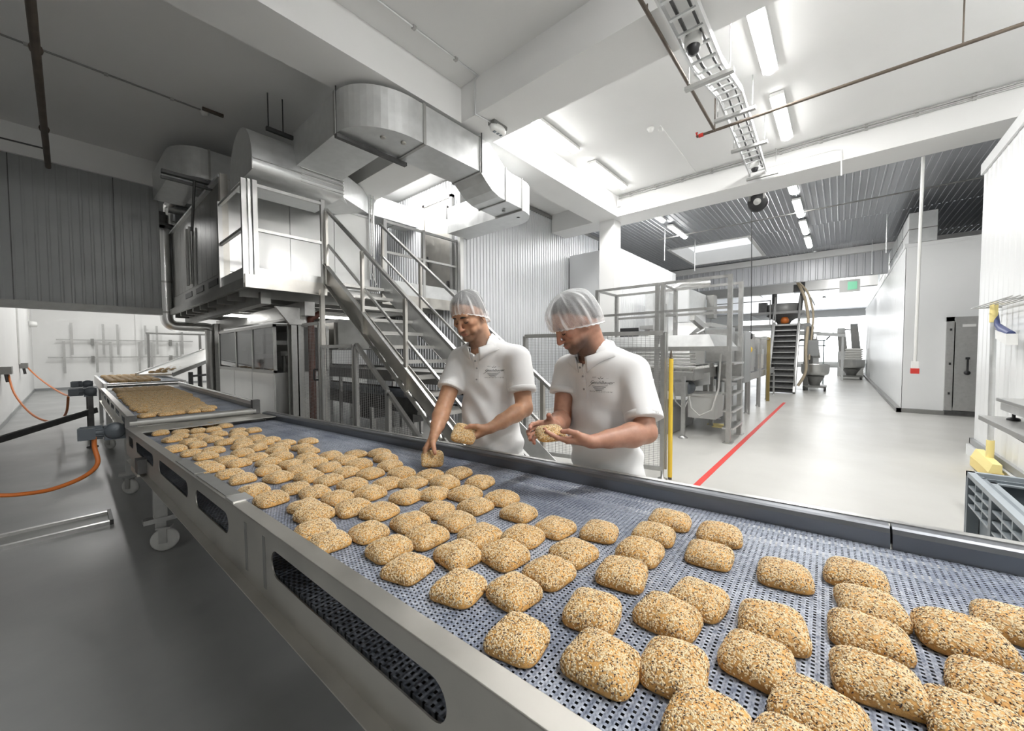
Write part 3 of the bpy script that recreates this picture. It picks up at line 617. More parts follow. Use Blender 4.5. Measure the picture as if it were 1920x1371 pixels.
# cable trays rising at the housing
vt = thing('vertical_cable_tray', (4.15, 7.40, 3.1), 'narrow mesh cable tray rising vertically beside the shiny oven front', 'cable tray')
for x in (4.10, 4.20): MB().bar((x, 7.36, 3.05), (x, 7.36, 5.2), .015, .02).build('side_rail', 'galv', vt)
mb = MB()
for i in range(30): mb.nx().bar((4.10, 7.36, 3.1 + i * .07), (4.20, 7.36, 3.1 + i * .07), .006)
mb.build('rung', 'steel_dull', vt)
MB().nx().tube([(4.13, 7.35, 5.2), (4.13, 7.34, 4.0), (4.12, 7.35, 3.2), (4.2, 7.3, 2.95)], .01, 6, mi=0).nx().tube([(4.17, 7.35, 5.2), (4.17, 7.34, 3.4), (4.13, 7.34, 2.8)], .008, 6).build('cable', 'white_plastic', vt)
ct = ladder_tray('cable_tray', [(3.10, 5.0, 4.62), (3.10, 7.4, 4.62)], .14, 'dark cable tray above the right end of the plenum', mt='dark_metal', step=.12, side='x')
MB().box(3.0, 3.2, 6.0, 6.04, 4.54, 4.58).tube([(3.10, 6.02, 4.5), (3.10, 6.02, ZC)], .008, 6).build('hanger', 'dark_metal', ct)

# exhaust pipe at the left
ep = thing('exhaust_pipe', (1.52, 11.9, 0), 'shiny exhaust pipe down the left edge of the oven, bending under the deck', 'pipe')
def bend(pts, r, n=6):
    out = [Vector(pts[0])]
    for a, b, c in zip(pts[:-2], pts[1:-1], pts[2:]):
        a, b, c = map(Vector, (a, b, c)); p = b + (a - b).normalized() * r; q = b + (c - b).normalized() * r
        for i in range(n + 1): t = i / n; out.append(p * (1 - t) ** 2 + b * 2 * t * (1 - t) + q * t * t)
    out.append(Vector(pts[-1])); return out
MB().tube(bend([(1.52, 11.9, 4.42), (1.52, 11.9, 2.18), (2.42, 11.9, 2.18), (2.42, 11.9, 0)], .22), .12, 18).build('pipe_run', 'steel_bright', ep)
MB().tube([(2.28, 11.7, 2.1), (2.28, 11.7, 0)], .10, 16).build('pipe_run', 'steel_dull', ep)
MB().tube(bend([(1.62, 11.8, 4.5), (1.62, 11.8, 5.0), (1.62, 10.6, 4.9)], .2), .11, 16).build('upper_bend', 'steel_bright', ep)
MB().nx().lathe([(.13, -.02), (.13, .02)], (1.52, 11.9, 3.2), 18).nx().lathe([(.13, -.02), (.13, .02)], (1.52, 11.9, 2.5), 18).build('clamp', 'steel_dull', ep)
vm = thing('valve_drive', (1.35, 11.7, 4.5), 'dark motor and valve sitting on top of the exhaust pipe', 'motor')
MB().lathe([(0, -.34), (.11, -.34), (.12, -.3), (.12, 0), (.09, .03), (0, .03)], (1.20, 11.7, 4.72), 16, axis='x').build('motor_body', 'motor_grey', vm)
MB().box(1.25, 1.52, 11.55, 11.85, 4.42, 4.72).lathe([(.2, 0), (.2, .05)], (1.48, 11.7, 4.42), 16).build('valve_body', 'dark_metal', vm)
MB().tube([(1.62, 11.7, 4.52), (2.2, 11.7, 4.52)], .07, 12).tube([(1.58, 11.7, 4.86), (2.2, 11.7, 4.86)], .10, 12).build('outlet_pipe', 'steel_bright', vm)

# stairs
st = thing('staircase', (3.12, 4.2, 0), 'steel staircase with checker plate treads leading down from the platform behind the workers', 'staircase')
nz = lambda y: .737 * y - 1.742                    # nosing line
for x, nm in ((2.66, -1), (3.57, 1)):
    ys = (6.05, 2.35)
    MB().prism([(ys[0], nz(ys[0]) + .20), (ys[0], nz(ys[0]) - .12), (ys[1] + .05, nz(ys[1] + .05) - .12 + .12), (ys[1] - .14, 0.0), (ys[1] - .14, nz(ys[1] - .14) + .28)], lambda a, b, d: (d, a, b), x - .004, x + .004).build('stringer', 'steel_warm' if nm < 0 else 'galv', st)
    MB().bar((x + nm * .03, ys[0], nz(ys[0]) - .11), (x + nm * .03, ys[1], nz(ys[1]) - .06), .065, .012).bar((x + nm * .03, ys[0], nz(ys[0]) + .20), (x + nm * .03, ys[1], nz(ys[1]) + .22), .065, .012).build('stringer_flange', 'steel', st)
    MB().bar((x, 6.06, nz(6.06) + 1.04), (x, 2.45, nz(2.45) + 1.04), .05, .035).build('handrail', 'steel', st)
    MB().bar((x, 6.06, nz(6.06) + .52), (x, 2.45, nz(2.45) + .52), .03, .03).build('mid_rail', 'steel', st)
    for y in (6.02, 4.95, 3.95, 2.62): MB().bar((x + nm * .02, y, nz(y) - .12), (x + nm * .02, y, nz(y) + 1.02), .05, .035, up=(1, 0, 0)).build('post', 'steel_warm', st)
for k in range(13):
    y = 5.68 + .271 - k * .271; z = nz(y)
    if z < .1: continue
    MB().box(2.665, 3.565, y, y + .255, z - .035, z).box(2.665, 3.565, y - .004, y, z - .045, z + .002).build('tread', 'tread_plate', st)
# gated mesh fence under the stairs (runs along y at x = 2.5)
def mesh_panel(mb, p0, u, v, nu, nv, t=.0022):
    p0, u, v = Vector(p0), Vector(u), Vector(v)
    for i in range(nu + 1): a = p0 + u * (i / nu); mb.bar(a, a + v, t * 1.3, t * 1.3, up=(u.normalized().cross(v.normalized())))
    for j in range(nv + 1): a = p0 + v * (j / nv); mb.bar(a, a + u, t, t, up=(u.normalized().cross(v.normalized())))
fg = thing('mesh_fence', (2.5, 6, 0), 'wire mesh safety fence with a gate under the stairs, its top following the stair slope', 'fence')
def fence_panel(par, a, b, z0, za, zb, pw=.045, nu=None, nv=None, m='steel_dull'):
    a = Vector((a[0], a[1], 0)); b = Vector((b[0], b[1], 0)); Z = Vector((0, 0, 1))
    for p, zz in ((a, za), (b, zb)): MB().bar(p + Z * z0, p + Z * zz, pw, pw, up=(1, 0, 0)).build('frame_post', m, par)
    MB().bar(a + Z * za, b + Z * zb, pw, pw).build('top_rail', m, par); MB().bar(a + Z * z0, b + Z * z0, pw, pw).build('bottom_rail', m, par)
    L = (b - a).length; nu = nu or int(L / .05); nv = nv or int((max(za, zb) - z0) / .022); mb = MB()
    zt = lambda t: za + (zb - za) * t; d = b - a
    for i in range(1, nu): t = i / nu; mb.bar(a + d * t + Z * z0, a + d * t + Z * zt(t), .0035, .0035, up=d)
    for j in range(1, nv):
        z = z0 + (max(za, zb) - z0) * j / nv; t0, t1 = 0, 1
        if z > min(za, zb) + .01:
            tt = (z - za) / (zb - za)
            if za > zb: t1 = tt
            else: t0 = tt
        mb.bar(a + d * t0 + Z * z, a + d * t1 + Z * z, .0028, .0028, up=(0, 0, 1))
    mb.build('wire_mesh', 'mesh_wire', par)
fence_panel(fg, (2.5, 5.90), (2.5, 4.95), .15, 1.64, 1.64)
fence_panel(fg, (2.5, 4.88), (2.5, 4.14), .12, 1.66, 1.10)
fence_panel(fg, (2.5, 4.10), (2.5, 3.2), .12, 1.06, .38)
fence_panel(fg, (2.5, 7.25), (2.5, 5.98), .15, 2.0, 2.0)
MB().tube(bend([(2.46, 5.99, 1.14), (2.40, 5.99, 1.14), (2.40, 5.99, 1.30), (2.46, 5.99, 1.30)], .02), .012, 8).build('gate_handle', 'black_plastic', fg)
MB().bar((2.52, 5.94, 0), (2.52, 5.94, 2.5), .06, .06, up=(1, 0, 0)).build('gate_post', 'steel_warm', fg)
# drain pipe on the column and slim pipes
tag(MB().tube([(2.62, 6.60, 0), (2.62, 6.60, 1.9), (2.60, 6.58, 2.1), (2.75, 6.58, 2.2)], .055, 14).build('drain_pipe', 'rust_red'), 'dark red brown pipe standing against the platform column', 'pipe')
tag(MB().tube([(2.72, 6.55, 0), (2.72, 6.55, 2.05)], .03, 12).build('drain_pipe', 'steel'), 'slim shiny pipe beside the red brown pipe', 'pipe')
# glazed hood machine
gh = thing('glazed_machine', (2.6, 8.8, 0), 'machine housing with dark glazed upper panels and shiny steel lower doors under the platform', 'machine')
MB().box(2.22, 3.1, 7.05, 10.55, .02, 1.22).build('lower_body', 'steel', gh)
mb = MB()
for i in range(3): mb.nx().box(2.20, 2.22, 7.08 + i * 1.15, 7.08 + i * 1.15 + 1.13, .10, 1.20)
mb.build('door_panel', 'steel_bright', gh)
mb = MB()
for y0, y1 in ((7.05, 8.15), (8.19, 9.2), (9.24, 10.5)): mb.nx().box(2.215, 2.225, y0 + .02, y1 - .02, 1.26, 1.98)
mb.build('glass_pane', 'glass_dark', gh)
mb = MB()
for y in (7.05, 8.17, 9.22, 10.52): mb.nx().box(2.20, 2.24, y - .02, y + .02, 1.22, 2.02)
mb.nx().box(2.20, 2.24, 7.03, 10.54, 1.98, 2.03).nx().box(2.20, 2.24, 7.03, 10.54, 1.21, 1.26)
mb.build('window_frame', 'steel_dull', gh)
MB().box(3.05, 3.1, 7.05, 10.55, 1.22, 2.0).box(2.24, 3.05, 10.5, 10.55, 1.22, 2.0).box(2.24, 3.1, 7.05, 10.55, 2.0, 2.03).build('rear_panel', 'steel_dull', gh)
mb = MB()
for i, (y, z) in enumerate(((7.5, 1.5), (8.0, 1.7), (8.7, 1.45), (9.5, 1.6))): mb.nx().tube([(2.5, y, 1.22), (2.5, y, z)], .03, 8).box(2.42, 2.7, y - .1, y + .14, z, z + .08)
mb.build('inner_fitting', 'grey_metal', gh)

# tiered cooling conveyors under the platform and behind the fence
def tier_conveyor(name, x0, x1, y0, y1, z, label, drop=.14, legs=(0.0, .5, 1.0), axis='y', product=False, m='steel'):
    t = thing(name, ((x0 + x1) / 2, (y0 + y1) / 2, 0), label, 'conveyor')
    MB().box(x0, x1, y0, y1, z - .02, z).build('belt', 'belt_blue' if not product else 'nylon', t)
    if axis == 'y':
        for x in (x0, x1): MB().box(x - .012, x + .012, y0, y1, z - drop, z + .03).build('side_frame', m, t)
    else:
        for y in (y0, y1): MB().box(x0, x1, y - .012, y + .012, z - drop, z + .03).build('side_frame', m, t)
    for k in legs:
        for s_ in (0, 1):
            px, py = (x0 if s_ == 0 else x1, y0 + (y1 - y0) * k) if axis == 'y' else (x0 + (x1 - x0) * k, y0 if s_ == 0 else y1)
            MB().box(px - .025, px + .025, py - .025, py + .025, .03, z - drop).lathe([(.045, 0), (.045, .012), (.015, .03)], (px, py, 0), 12).build('leg', 'steel_dull', t)
    return t
tier_conveyor('cooling_conveyor', 3.3, 4.4, 3.6, 10.5, 1.24, 'pale topped conveyor seen through the fence below the stairs', product=True, m='grey_metal')
tier_conveyor('cooling_conveyor', 3.35, 4.35, 4.2, 10.3, .82, 'lower return conveyor under the pale topped one behind the fence', .2, (.3, .75), m='dark_metal')
oh = thing('oven_outlet', (3.9, 8.8, 1.5), 'steel oven outlet housing with a louvred side behind the mesh fence', 'machine')
MB().box(3.2, 4.9, 6.9, 10.6, 1.62, 2.16).build('body', 'grey_metal', oh)
mb = MB()
for i in range(12): mb.nx().box(3.185, 3.2, 7.5, 8.9, 1.70 + i * .034, 1.715 + i * .034)
mb.build('louvre', 'steel_warm', oh)
MB().box(3.17, 3.2, 7.0, 7.4, 1.68, 2.1).box(3.17, 3.2, 9.0, 10.4, 1.68, 2.1).build('cover_panel', 'steel_warm', oh)
for i, (x, y, s_) in enumerate(((3.7, 6.6, .35), (4.5, 6.9, .28), (3.9, 5.6, .22))):
    t = thing('drive_unit', (x, y, .3), ['dark drive unit under the conveyor behind the fence gate', 'dark drive unit far behind the fence', 'small dark drive unit under the stairs'][i], 'motor')
    MB().box(x - s_ / 2, x + s_ / 2, y - s_ / 2, y + s_ / 2, .35, .35 + s_).build('gearbox', 'dark_metal', t)
    MB().lathe([(0, 0), (s_ * .3, 0), (s_ * .3, s_), (0, s_)], (x, y, .35 + s_ * .5), 14, axis='x').build('motor_body', 'motor_grey', t)
    MB().box(x - .03, x + .03, y - .03, y + .03, 0, .36).build('foot', 'steel_dull', t)

# ================================================================ THE BREAD LINE
CO = Vector((0.331, 4.841, .88)); CA = Vector((0.0220, -0.99929, 0.0310)).normalized(); CB = Vector((-CA.y, CA.x, 0)).normalized(); CC = CA.cross(CB)
MC = Matrix(((CA.x, CB.x, CC.x), (CA.y, CB.y, CC.y), (CA.z, CB.z, CC.z)))          # local (u along belt towards camera, v across, w up)
def cl(u, v, w): return CO + CA * u + CB * v + CC * w
UE = 6.15
def plate_with_holes(u0, u1, w0, w1, holes, th):
    """side plate in the local u-w plane with rounded slots, through a filled 2D curve"""
    cu = bpy.data.curves.new('tmp', 'CURVE'); cu.dimensions = '2D'; cu.fill_mode = 'BOTH'; cu.extrude = th / 2
    def spl(pts):
        s_ = cu.splines.new('POLY'); s_.points.add(len(pts) - 1); s_.use_cyclic_u = True
        for p, q in zip(s_.points, pts): p.co = (q[0], q[1], 0, 1)
    spl([(u0, w0), (u1, w0), (u1, w1), (u0, w1)])
    for (a, b, c, d) in holes:
        r = (d - c) / 2; pts = []
        for k in range(11): t = PI / 2 + PI * k / 10; pts.append((a + r + r * math.cos(t), (c + d) / 2 + r * math.sin(t)))
        for k in range(11): t = -PI / 2 + PI * k / 10; pts.append((b - r + r * math.cos(t), (c + d) / 2 + r * math.sin(t)))
        spl(pts)
    o = bpy.data.objects.new('tmp', cu); COL.objects.link(o); dg = bpy.context.evaluated_depsgraph_get()
    me = bpy.data.meshes.new_from_object(o.evaluated_get(dg)); vs = [v.co.copy() for v in me.vertices]; fs = [tuple(p.vertices) for p in me.polygons]
    bpy.data.objects.remove(o); bpy.data.curves.remove(cu); bpy.data.meshes.remove(me); return vs, fs
cv = thing('bread_conveyor', cl(3, .5, -1.0), 'long sloping steel conveyor with a grey-blue plastic belt carrying the bread past the workers', 'conveyor')
def lbox(mb, u0, u1, v0, v1, w0, w1):
    q = [cl(u, v, w) for w in (w0, w1) for v in (v0, v1) for u in (u0, u1)]
    mb.add(q, [(0, 2, 3, 1), (4, 5, 7, 6), (0, 1, 5, 4), (2, 6, 7, 3), (0, 4, 6, 2), (1, 3, 7, 5)]); return mb
SL = [(.12, .42, -.135, -.05), (.57, 1.37, -.135, -.05), (1.57, 2.37, -.135, -.05), (2.53, 3.05, -.135, -.05), (3.5, 4.33, -.135, -.05), (4.6, 5.4, -.135, -.05)]
vs, fs = plate_with_holes(-.05, UE, -.235, 0, SL, .004)
MB().add([cl(p[0], -.010 + p[2], p[1]) for p in vs], fs).build('side_plate', 'steel_warm', cv)
MB().add([cl(p[0], 1.112 + p[2], p[1]) for p in vs], fs).build('side_plate', 'steel_dull', cv)
n = lbox(MB(), -.05, UE, -.012, .036, -.004, .001).build('top_flange', 'steel_warm', cv, bevel=.0015)
lbox(MB(), -.05, UE, .032, .036, -.045, 0).build('inner_guide', 'steel_dull', cv)
MB().loft([[cl(u, v, w) for v, w in ((-.012, -.235), (-.044, -.240), (-.044, -.236), (-.012, -.231))] for u in (.30, UE)], smooth=False).build('bottom_flange', 'steel_warm', cv)
# right hand guard: a closed box rail with rounded top
gp = [(1.053, -.045), (1.050, .0), (1.056, .012), (1.066, .016), (1.098, .016), (1.108, .010), (1.112, 0), (1.112, -.06), (1.053, -.06)]
MB().nx().loft([[cl(u, v, w) for v, w in gp] for u in (.02, 4.985)], smooth=False).nx().loft([[cl(u, v, w) for v, w in gp] for u in (4.99, UE)], smooth=False).build('guard_rail', 'steel_guard', cv)
lbox(MB(), .02, UE, 1.096, 1.120, .014, .019).build('guard_cap', 'steel', cv)
bo = bpy.data.objects.new('belt', None)
def belt_obj(name, mt, u0, u1, v0, v1, w0, parent):
    me = bpy.data.meshes.new(name); me.from_pydata([(u0, v0, 0), (u1, v0, 0), (u1, v1, 0), (u0, v1, 0), (u0, v0, -.012), (u1, v0, -.012), (u1, v1, -.012), (u0, v1, -.012)], [], [(0, 1, 2, 3), (0, 4, 5, 1), (1, 5, 6, 2), (2, 6, 7, 3), (3, 7, 4, 0)])
    me.materials.append(MATS[mt]); o = bpy.data.objects.new(name, me); COL.objects.link(o); o.parent = bpy.data.objects[parent]
    m4 = MC.to_4x4(); m4.translation = CO + CC * w0 - ORG[parent]; o.matrix_local = m4; ORG[o.name] = CO; return o
bpy.data.objects.remove(bo)
belt_obj('belt', 'belt_blue', .30, UE, .036, 1.054, -.045, cv)
belt_obj('return_belt', 'belt_return', .1, UE, .0, 1.09, -.135, cv)
mb = MB()
for v in (.15, .38, .62, .86, 1.0): mb.nx(); lbox(mb, .3, UE, v, v + .03, -.075, -.06)
mb.build('slide_strip', 'black_plastic', cv)
lbox(MB(), -.02, UE, .0, 1.09, -.165, -.16).build('drip_tray', 'dark_metal', cv)
lbox(MB(), -.05, .42, .0, 1.08, -.010, -.002).build('transfer_plate', 'steel_warm', cv)
lbox(MB(), -.06, -.05, .0, 1.1, -.16, -.0).build('end_plate', 'steel_dull', cv)
for u0, u1 in ((2.02, 2.45), (2.50, 2.98)): lbox(MB(), u0, u1, .0, .05, .001, .004).build('guide_insert', 'grey_metal', cv)
lbox(MB(), 3.00, 3.10, -.006, .06, .001, .006).build('joint_plate', 'steel_bright', cv)
mb = MB()
for u in (3.26, 3.44): mb.nx(); lbox(mb, u - .012, u + .012, -.0135, -.0122, -.20, -.03)
mb.build('weld_mark', 'grey_metal', cv)
def caster(par, x, y, z, r=.075, mt='nylon', fork='steel_dull', yaw=0.0):
    c = MB().lathe([(0, -.02), (r * .85, -.02), (r, -.012), (r, .012), (r * .85, .02), (0, .02)], (0, 0, 0), 26, axis='x')
    R = Matrix.Rotation(yaw, 3, 'Z'); c.v = [tuple(R @ Vector(v) + Vector((x, y, r))) for v in c.v]; w_ = c.build('wheel', mt, par)
    h = MB().tube([(-.03, 0, 0), (.03, 0, 0)], .016, 12).box(-.032, -.025, -.02, .03, -.02, .10).box(.025, .032, -.02, .03, -.02, .10).box(-.04, .04, -.045, .045, .095, .105)
    h.v = [tuple(R @ Vector(v) + Vector((x, y, r))) for v in h.v]; h.build('fork', fork, par)
for u, vv in ((.82, .085), (.82, 1.02), (4.9, .085), (4.9, 1.02)):
    p = cl(u, vv, 0); q = cl(u, vv, -.24)
    MB().box(p.x - .04, p.x + .04, p.y - .03, p.y + .03, .27, q.z + .04).build('leg', 'steel_dull', cv)
    MB().box(p.x - .10, p.x + .10, p.y - .035, p.y + .035, .235, .27).box(p.x - .03, p.x + .03, p.y - .03, p.y + .03, .18, .235).build('foot_bar', 'steel', cv)
    caster(cv, p.x + .02, p.y - .02, 0, .088, yaw=1.15)
a = cl(.82, .09, 0); b = cl(.82, 1.0, 0); MB().bar((a.x, a.y, .40), (b.x, b.y, .40), .04, .04).bar((a.x, a.y, .52), (a.x + .02, a.y - .4, .52), .02, .02).build('cross_bar', 'steel_dull', cv)
lbox(MB(), .62, .95, -.05, -.008, -.265, -.225).build('bracket', 'steel_warm', cv)
lbox(MB(), .97, 1.09, -.06, -.01, -.22, -.12).build('bracket', 'dark_metal', cv)
# gear motor at the far end
def gear_motor(x, y, z, label, s=1.0, ax=-1):
    t = thing('gear_motor', (x, y, z), label, 'motor')
    MB().lathe([(0, 0), (.08 * s, 0), (.095 * s, .02 * s), (.095 * s, .13 * s), (.07 * s, .15 * s), (0, .15 * s)], (x, y, z), 20, axis='y').build('gearbox', 'motor_grey', t)
    MB().box(x - .09 * s, x + .09 * s, y + .02 * s, y + .13 * s, z - .10 * s, z + .07 * s).build('gearbox_foot', 'motor_grey', t)
    m_ = MB().lathe([(0, 0), (.06 * s, 0), (.07 * s, .01 * s), (.07 * s, .2 * s), (.05 * s, .22 * s), (0, .22 * s)], (x - .30 * s, y + .07 * s, z), 20, axis='x')
    for k in range(14):
        a = 2 * PI * k / 14; m_.bar((x - .28 * s, y + .07 * s + .075 * s * math.cos(a), z + .075 * s * math.sin(a)), (x - .10 * s, y + .07 * s + .075 * s * math.cos(a), z + .075 * s * math.sin(a)), .006 * s, .012 * s)
    m_.build('motor_body', 'motor_grey', t)
    if s in (.7, .8): MB().box(x - .03, x + .03, y + .03, y + .09, .03, z - .09 * s).lathe([(.07, 0), (.07, .02), (.03, .035)], (x, y + .06, 0), 12).build('stand', 'dark_metal', t)
    MB().box(x - .30 * s, x - .16 * s, y - .06 * s, y + .0 * s, z - .06 * s, z + .07 * s).build('terminal_box', 'motor_grey', t); return t
g1 = cl(-.14, -.07, -.05)
gear_motor(g1.x + .0, g1.y, g1.z + .02, 'dark grey gear motor on the left side where the two belts meet', .76)
def hose(pts, label, r=.012, mt='orange', nm='supply_cable'):
    P = [Vector(p) for p in pts]; out = []
    Q = [P[0]] + P + [P[-1]]
    for i in range(1, len(Q) - 2):
        for k in range(8):
            t = k / 8; a, b, c, d = Q[i - 1], Q[i], Q[i + 1], Q[i + 2]
            out.append(.5 * ((2 * b) + (c - a) * t + (2 * a - 5 * b + 4 * c - d) * t * t + (3 * b - a - 3 * c + d) * t ** 3))
    out.append(P[-1]); return tag(MB().tube(out, r, 8).build(nm, mt), label, 'cable')
hose([(g1.x - .13, g1.y + .02, .82), (g1.x - .13, g1.y + .02, .72), (.140, 4.95, .58), (.053, 4.95, .483), (-.117, 5.0, .414), (-.261, 5.08, .396), (-.395, 5.1, .416), (-.545, 5.12, .479), (-1.0, 5.2, .7)], 'thick orange cable hanging from the gear motor in a wide loop down to the left', .017)

# second conveyor, flat, with the dense rows of bread
c2 = thing('feed_conveyor', (.85, 7, 0), 'second flat conveyor further back carrying the dense carpet of rolls', 'conveyor')
Z2 = .97; XL, XR, Y0, Y1 = .345, 1.335, 4.92, 9.35
vs, fs = plate_with_holes(Y0, Y1, Z2 - .2, Z2, [(Y0 + .25 + i * .75, Y0 + .8 + i * .75, Z2 - .12, Z2 - .05) for i in range(5)], .004)
MB().add([(XL + p[2], p[0], p[1]) for p in vs], fs).build('side_plate', 'steel_warm', c2)
MB().add([(XR + p[2], p[0], p[1]) for p in vs], fs).build('side_plate', 'steel_dull', c2)
MB().box(XL - .01, XL + .04, Y0, Y1, Z2, Z2 + .004).build('top_flange', 'steel_warm', c2)
MB().box(XL - .03, XL, Y0 + .2, Y1, Z2 - .205, Z2 - .2).build('bottom_flange', 'steel_warm', c2)
MB().box(XR - .012, XR + .012, Y0, Y1, Z2, Z2 + .035).tube([(XR, Y0, Z2 + .04), (XR, Y1, Z2 + .04)], .016, 10).build('guard_rail', 'steel_bright', c2)
mb = MB(); mb.box(XL + .03, XR - .01, Y0 + .02, Y1, Z2 - .055, Z2 - .04); mb.build('belt', 'belt_blue', c2)
MB().box(XL + .01, XR - .01, Y0 + .02, Y1, Z2 - .13, Z2 - .125).build('return_belt', 'belt_return', c2)
MB().nx().box(XL - .03, XL + .05, Y0 - .04, Y0 + .03, Z2 - .09, Z2 + .005).nx().box(XR - .03, XR + .04, Y0 - .04, Y0 + .03, Z2 - .09, Z2 + .06).build('end_bracket', 'dark_metal', c2)
MB().tube([(XL, Y0 - .01, Z2 - .06), (XR, Y0 - .01, Z2 - .06)], .035, 14).build('end_roller', 'grey_metal', c2)
for x in (XL + .06, XR - .06):
    for y in (5.9, 9.0):
        MB().box(x - .035, x + .035, y - .03, y + .03, .25, Z2 - .15).build('leg', 'steel_dull', c2); MB().box(x - .09, x + .09, y - .03, y + .03, .22, .25).build('foot_bar', 'steel_dull', c2); caster(c2, x, y + .02, 0, .085, yaw=.7)
gear_motor(.22, 9.30, .93, 'black gear motor at the far left corner of the dense belt', .8)
# third conveyor and the inclined chute
c3 = thing('infeed_conveyor', (.95, 11.5, 0), 'furthest belt against the white room with a single layer of rolls', 'conveyor')
MB().box(.42, 1.42, 9.55, 13.2, .98, 1.02).build('belt', 'belt_blue', c3)
MB().nx().box(.38, .42, 9.5, 13.2, .86, 1.04).nx().box(1.42, 1.46, 9.5, 13.2, .86, 1.04).build('side_frame', 'steel', c3)
MB().tube([(.42, 9.52, 1.0), (1.42, 9.52, 1.0)], .04, 12).build('end_roller', 'steel', c3)
mb = MB()
for x in (.45, 1.38):
    for y in (10.0, 12.6): mb.nx().box(x - .03, x + .03, y - .03, y + .03, 0, .88)
mb.build('leg', 'steel_dull', c3)
gear_motor(.22, 10.4, 1.0, 'small dark motor beside the furthest belt', .7)
ch = thing('inclined_chute', (1.5, 12.9, 1.1), 'inclined shiny chute rising from the furthest belt towards the oven outlet', 'conveyor')
MB().hexa([(.95, 11.6, 1.06), (1.5, 11.2, 1.06), (3.2, 13.4, 1.62), (2.6, 14.2, 1.62)], [(.95, 11.6, 1.10), (1.5, 11.2, 1.10), (3.2, 13.4, 1.66), (2.6, 14.2, 1.66)]).build('chute_plate', 'steel_bright', ch)
MB().nx().bar((1.5, 11.2, 1.08), (3.2, 13.4, 1.64), .03, .09).nx().bar((.95, 11.6, 1.08), (2.6, 14.2, 1.64), .03, .09).build('side_rail', 'steel', ch)
mb = MB()
for (x, y, h) in ((1.9, 11.8, 1.1), (2.7, 12.9, 1.4), (3.1, 13.4, 1.5), (2.4, 13.7, 1.4)): mb.nx().box(x - .04, x + .04, y - .04, y + .04, 0, h)
mb.nx().bar((1.9, 11.8, .6), (3.1, 13.4, .6), .04).nx().bar((1.9, 11.8, 1.0), (3.1, 13.4, 1.0), .05)
mb.build('support', 'dark_metal', ch)
ot = tier_conveyor('oven_outlet_conveyor', 3.4, 5.2, 13.3, 14.6, 1.70, 'dark sided conveyor with bread behind the exhaust pipe', .42, axis='x', product=True, m='grey_metal')
MB().box(3.5, 3.75, 13.1, 13.25, 1.72, 2.1).lathe([(0, 0), (.1, 0), (.1, .3), (0, .3)], (3.4, 13.1, 1.86), 14, axis='x').build('drive_motor', 'dark_metal', ot)
cbx = thing('control_cabinet', (4.0, 17.4, 0), 'grey control cabinet standing in the white back room', 'cabinet')
MB().box(3.75, 4.25, 17.2, 17.6, .9, 2.25).box(3.8, 3.85, 17.25, 17.3, 0, .9).box(4.15, 4.2, 17.25, 17.3, 0, .9).build('casing', 'grey_panel', cbx)
gr = thing('guard_frame', (3, 15.5, 0), 'thin steel guard frame standing in the white back room', 'frame')
mb = MB()
for x in (1.55, 2.75, 4.2): mb.nx().box(x - .03, x + .03, 15.45, 15.51, 0, 2.15)
mb.nx().box(1.5, 4.25, 15.46, 15.5, 2.12, 2.17); mb.nx().box(2.7, 2.8, 14.4, 14.5, 0, 2.3); mb.build('frame_bar', 'steel_dull', gr)

# wall rack with hanging steel strips in the white room
for i, (zb, z0, z1, xs, xa, xb, lb) in enumerate(((2.16, 1.50, 2.89, (.12, 1.06, 1.51, 2.44, 2.85, 3.79), -.32, 4.21, 'upper'), (1.39, .71, 2.10, (-.11, .84, 1.27, 2.21, 2.64, 3.58), -.56, 3.98, 'lower'))):
    t = thing('wall_rack', (1.8, 25.3, zb), lb + ' wall rail with upright steel strips in the white back room', 'wall rack')
    MB().bar((xa, 25.32, zb), (xb, 25.32, zb), .03, .05).build('rail', 'steel_dull', t)
    mb = MB()
    for x in xs: mb.nx().box(x - .04, x + .04, 25.26, 25.29, z0, z1)
    mb.build('strip', 'steel_dull', t)
    mb = MB()
    for x in (.72, 3.35): mb.nx().box(x - .05, x + .05, 25.3, 25.5, zb - .22, zb + .06)
    mb.build('wall_bracket', 'grey_metal', t)
conduit([(-.95, 18.3, 5), (-.95, 18.3, 1.25)], 'conduit on the left white wall leading down to the socket', .03, 'nylon', False)
conduit([(-.95, 23.4, 5), (-.95, 23.5, 2.8)], 'conduit on the left white wall ending at a small lamp', .03, 'nylon', False)
tag(MB().lathe([(0, 0), (.12, 0), (.1, .18), (0, .2)], (-.94, 23.7, 2.7), 14, axis='x').build('wall_lamp', 'white_plastic'), 'small white round lamp on the left wall of the back room', 'lamp')
for (y, lb) in ((18.6, 'dark socket on the left white wall with a thin orange cable'), (13.55, 'dark socket at the left edge of the photo with a brown cable')):
    t = thing('wall_socket', (-.9, y, 1.2), lb, 'socket'); MB().box(-.95, -.80, y - .12, y + .22, 1.12, 1.28).build('box', 'grey_metal', t); MB().tube([(-.88, y, 1.12), (-.86, y, .95)], .03, 8).build('plug', 'dark_metal', t)
hose([(-.86, 18.9, 1.2), (-.6, 17.5, .9), (-.3, 15, .72), (-.05, 12.6, .66), (.02, 10.6, .86)], 'thin orange cable from the left wall socket to the black motor', .018)
hose([(-.85, 13.6, 1.1), (-.75, 12.9, .75), (-.55, 12.0, .45), (-.35, 11.2, .33), (-.15, 10.6, .35), (-.05, 10.0, .55), (-.02, 9.45, .85)], 'brown cable sagging in a deep loop at the left edge', .017)
db = thing('draw_bar', (-.6, 9.4, .2), 'long dark steel bar lying aslant from the far castor to the left edge', 'bar')
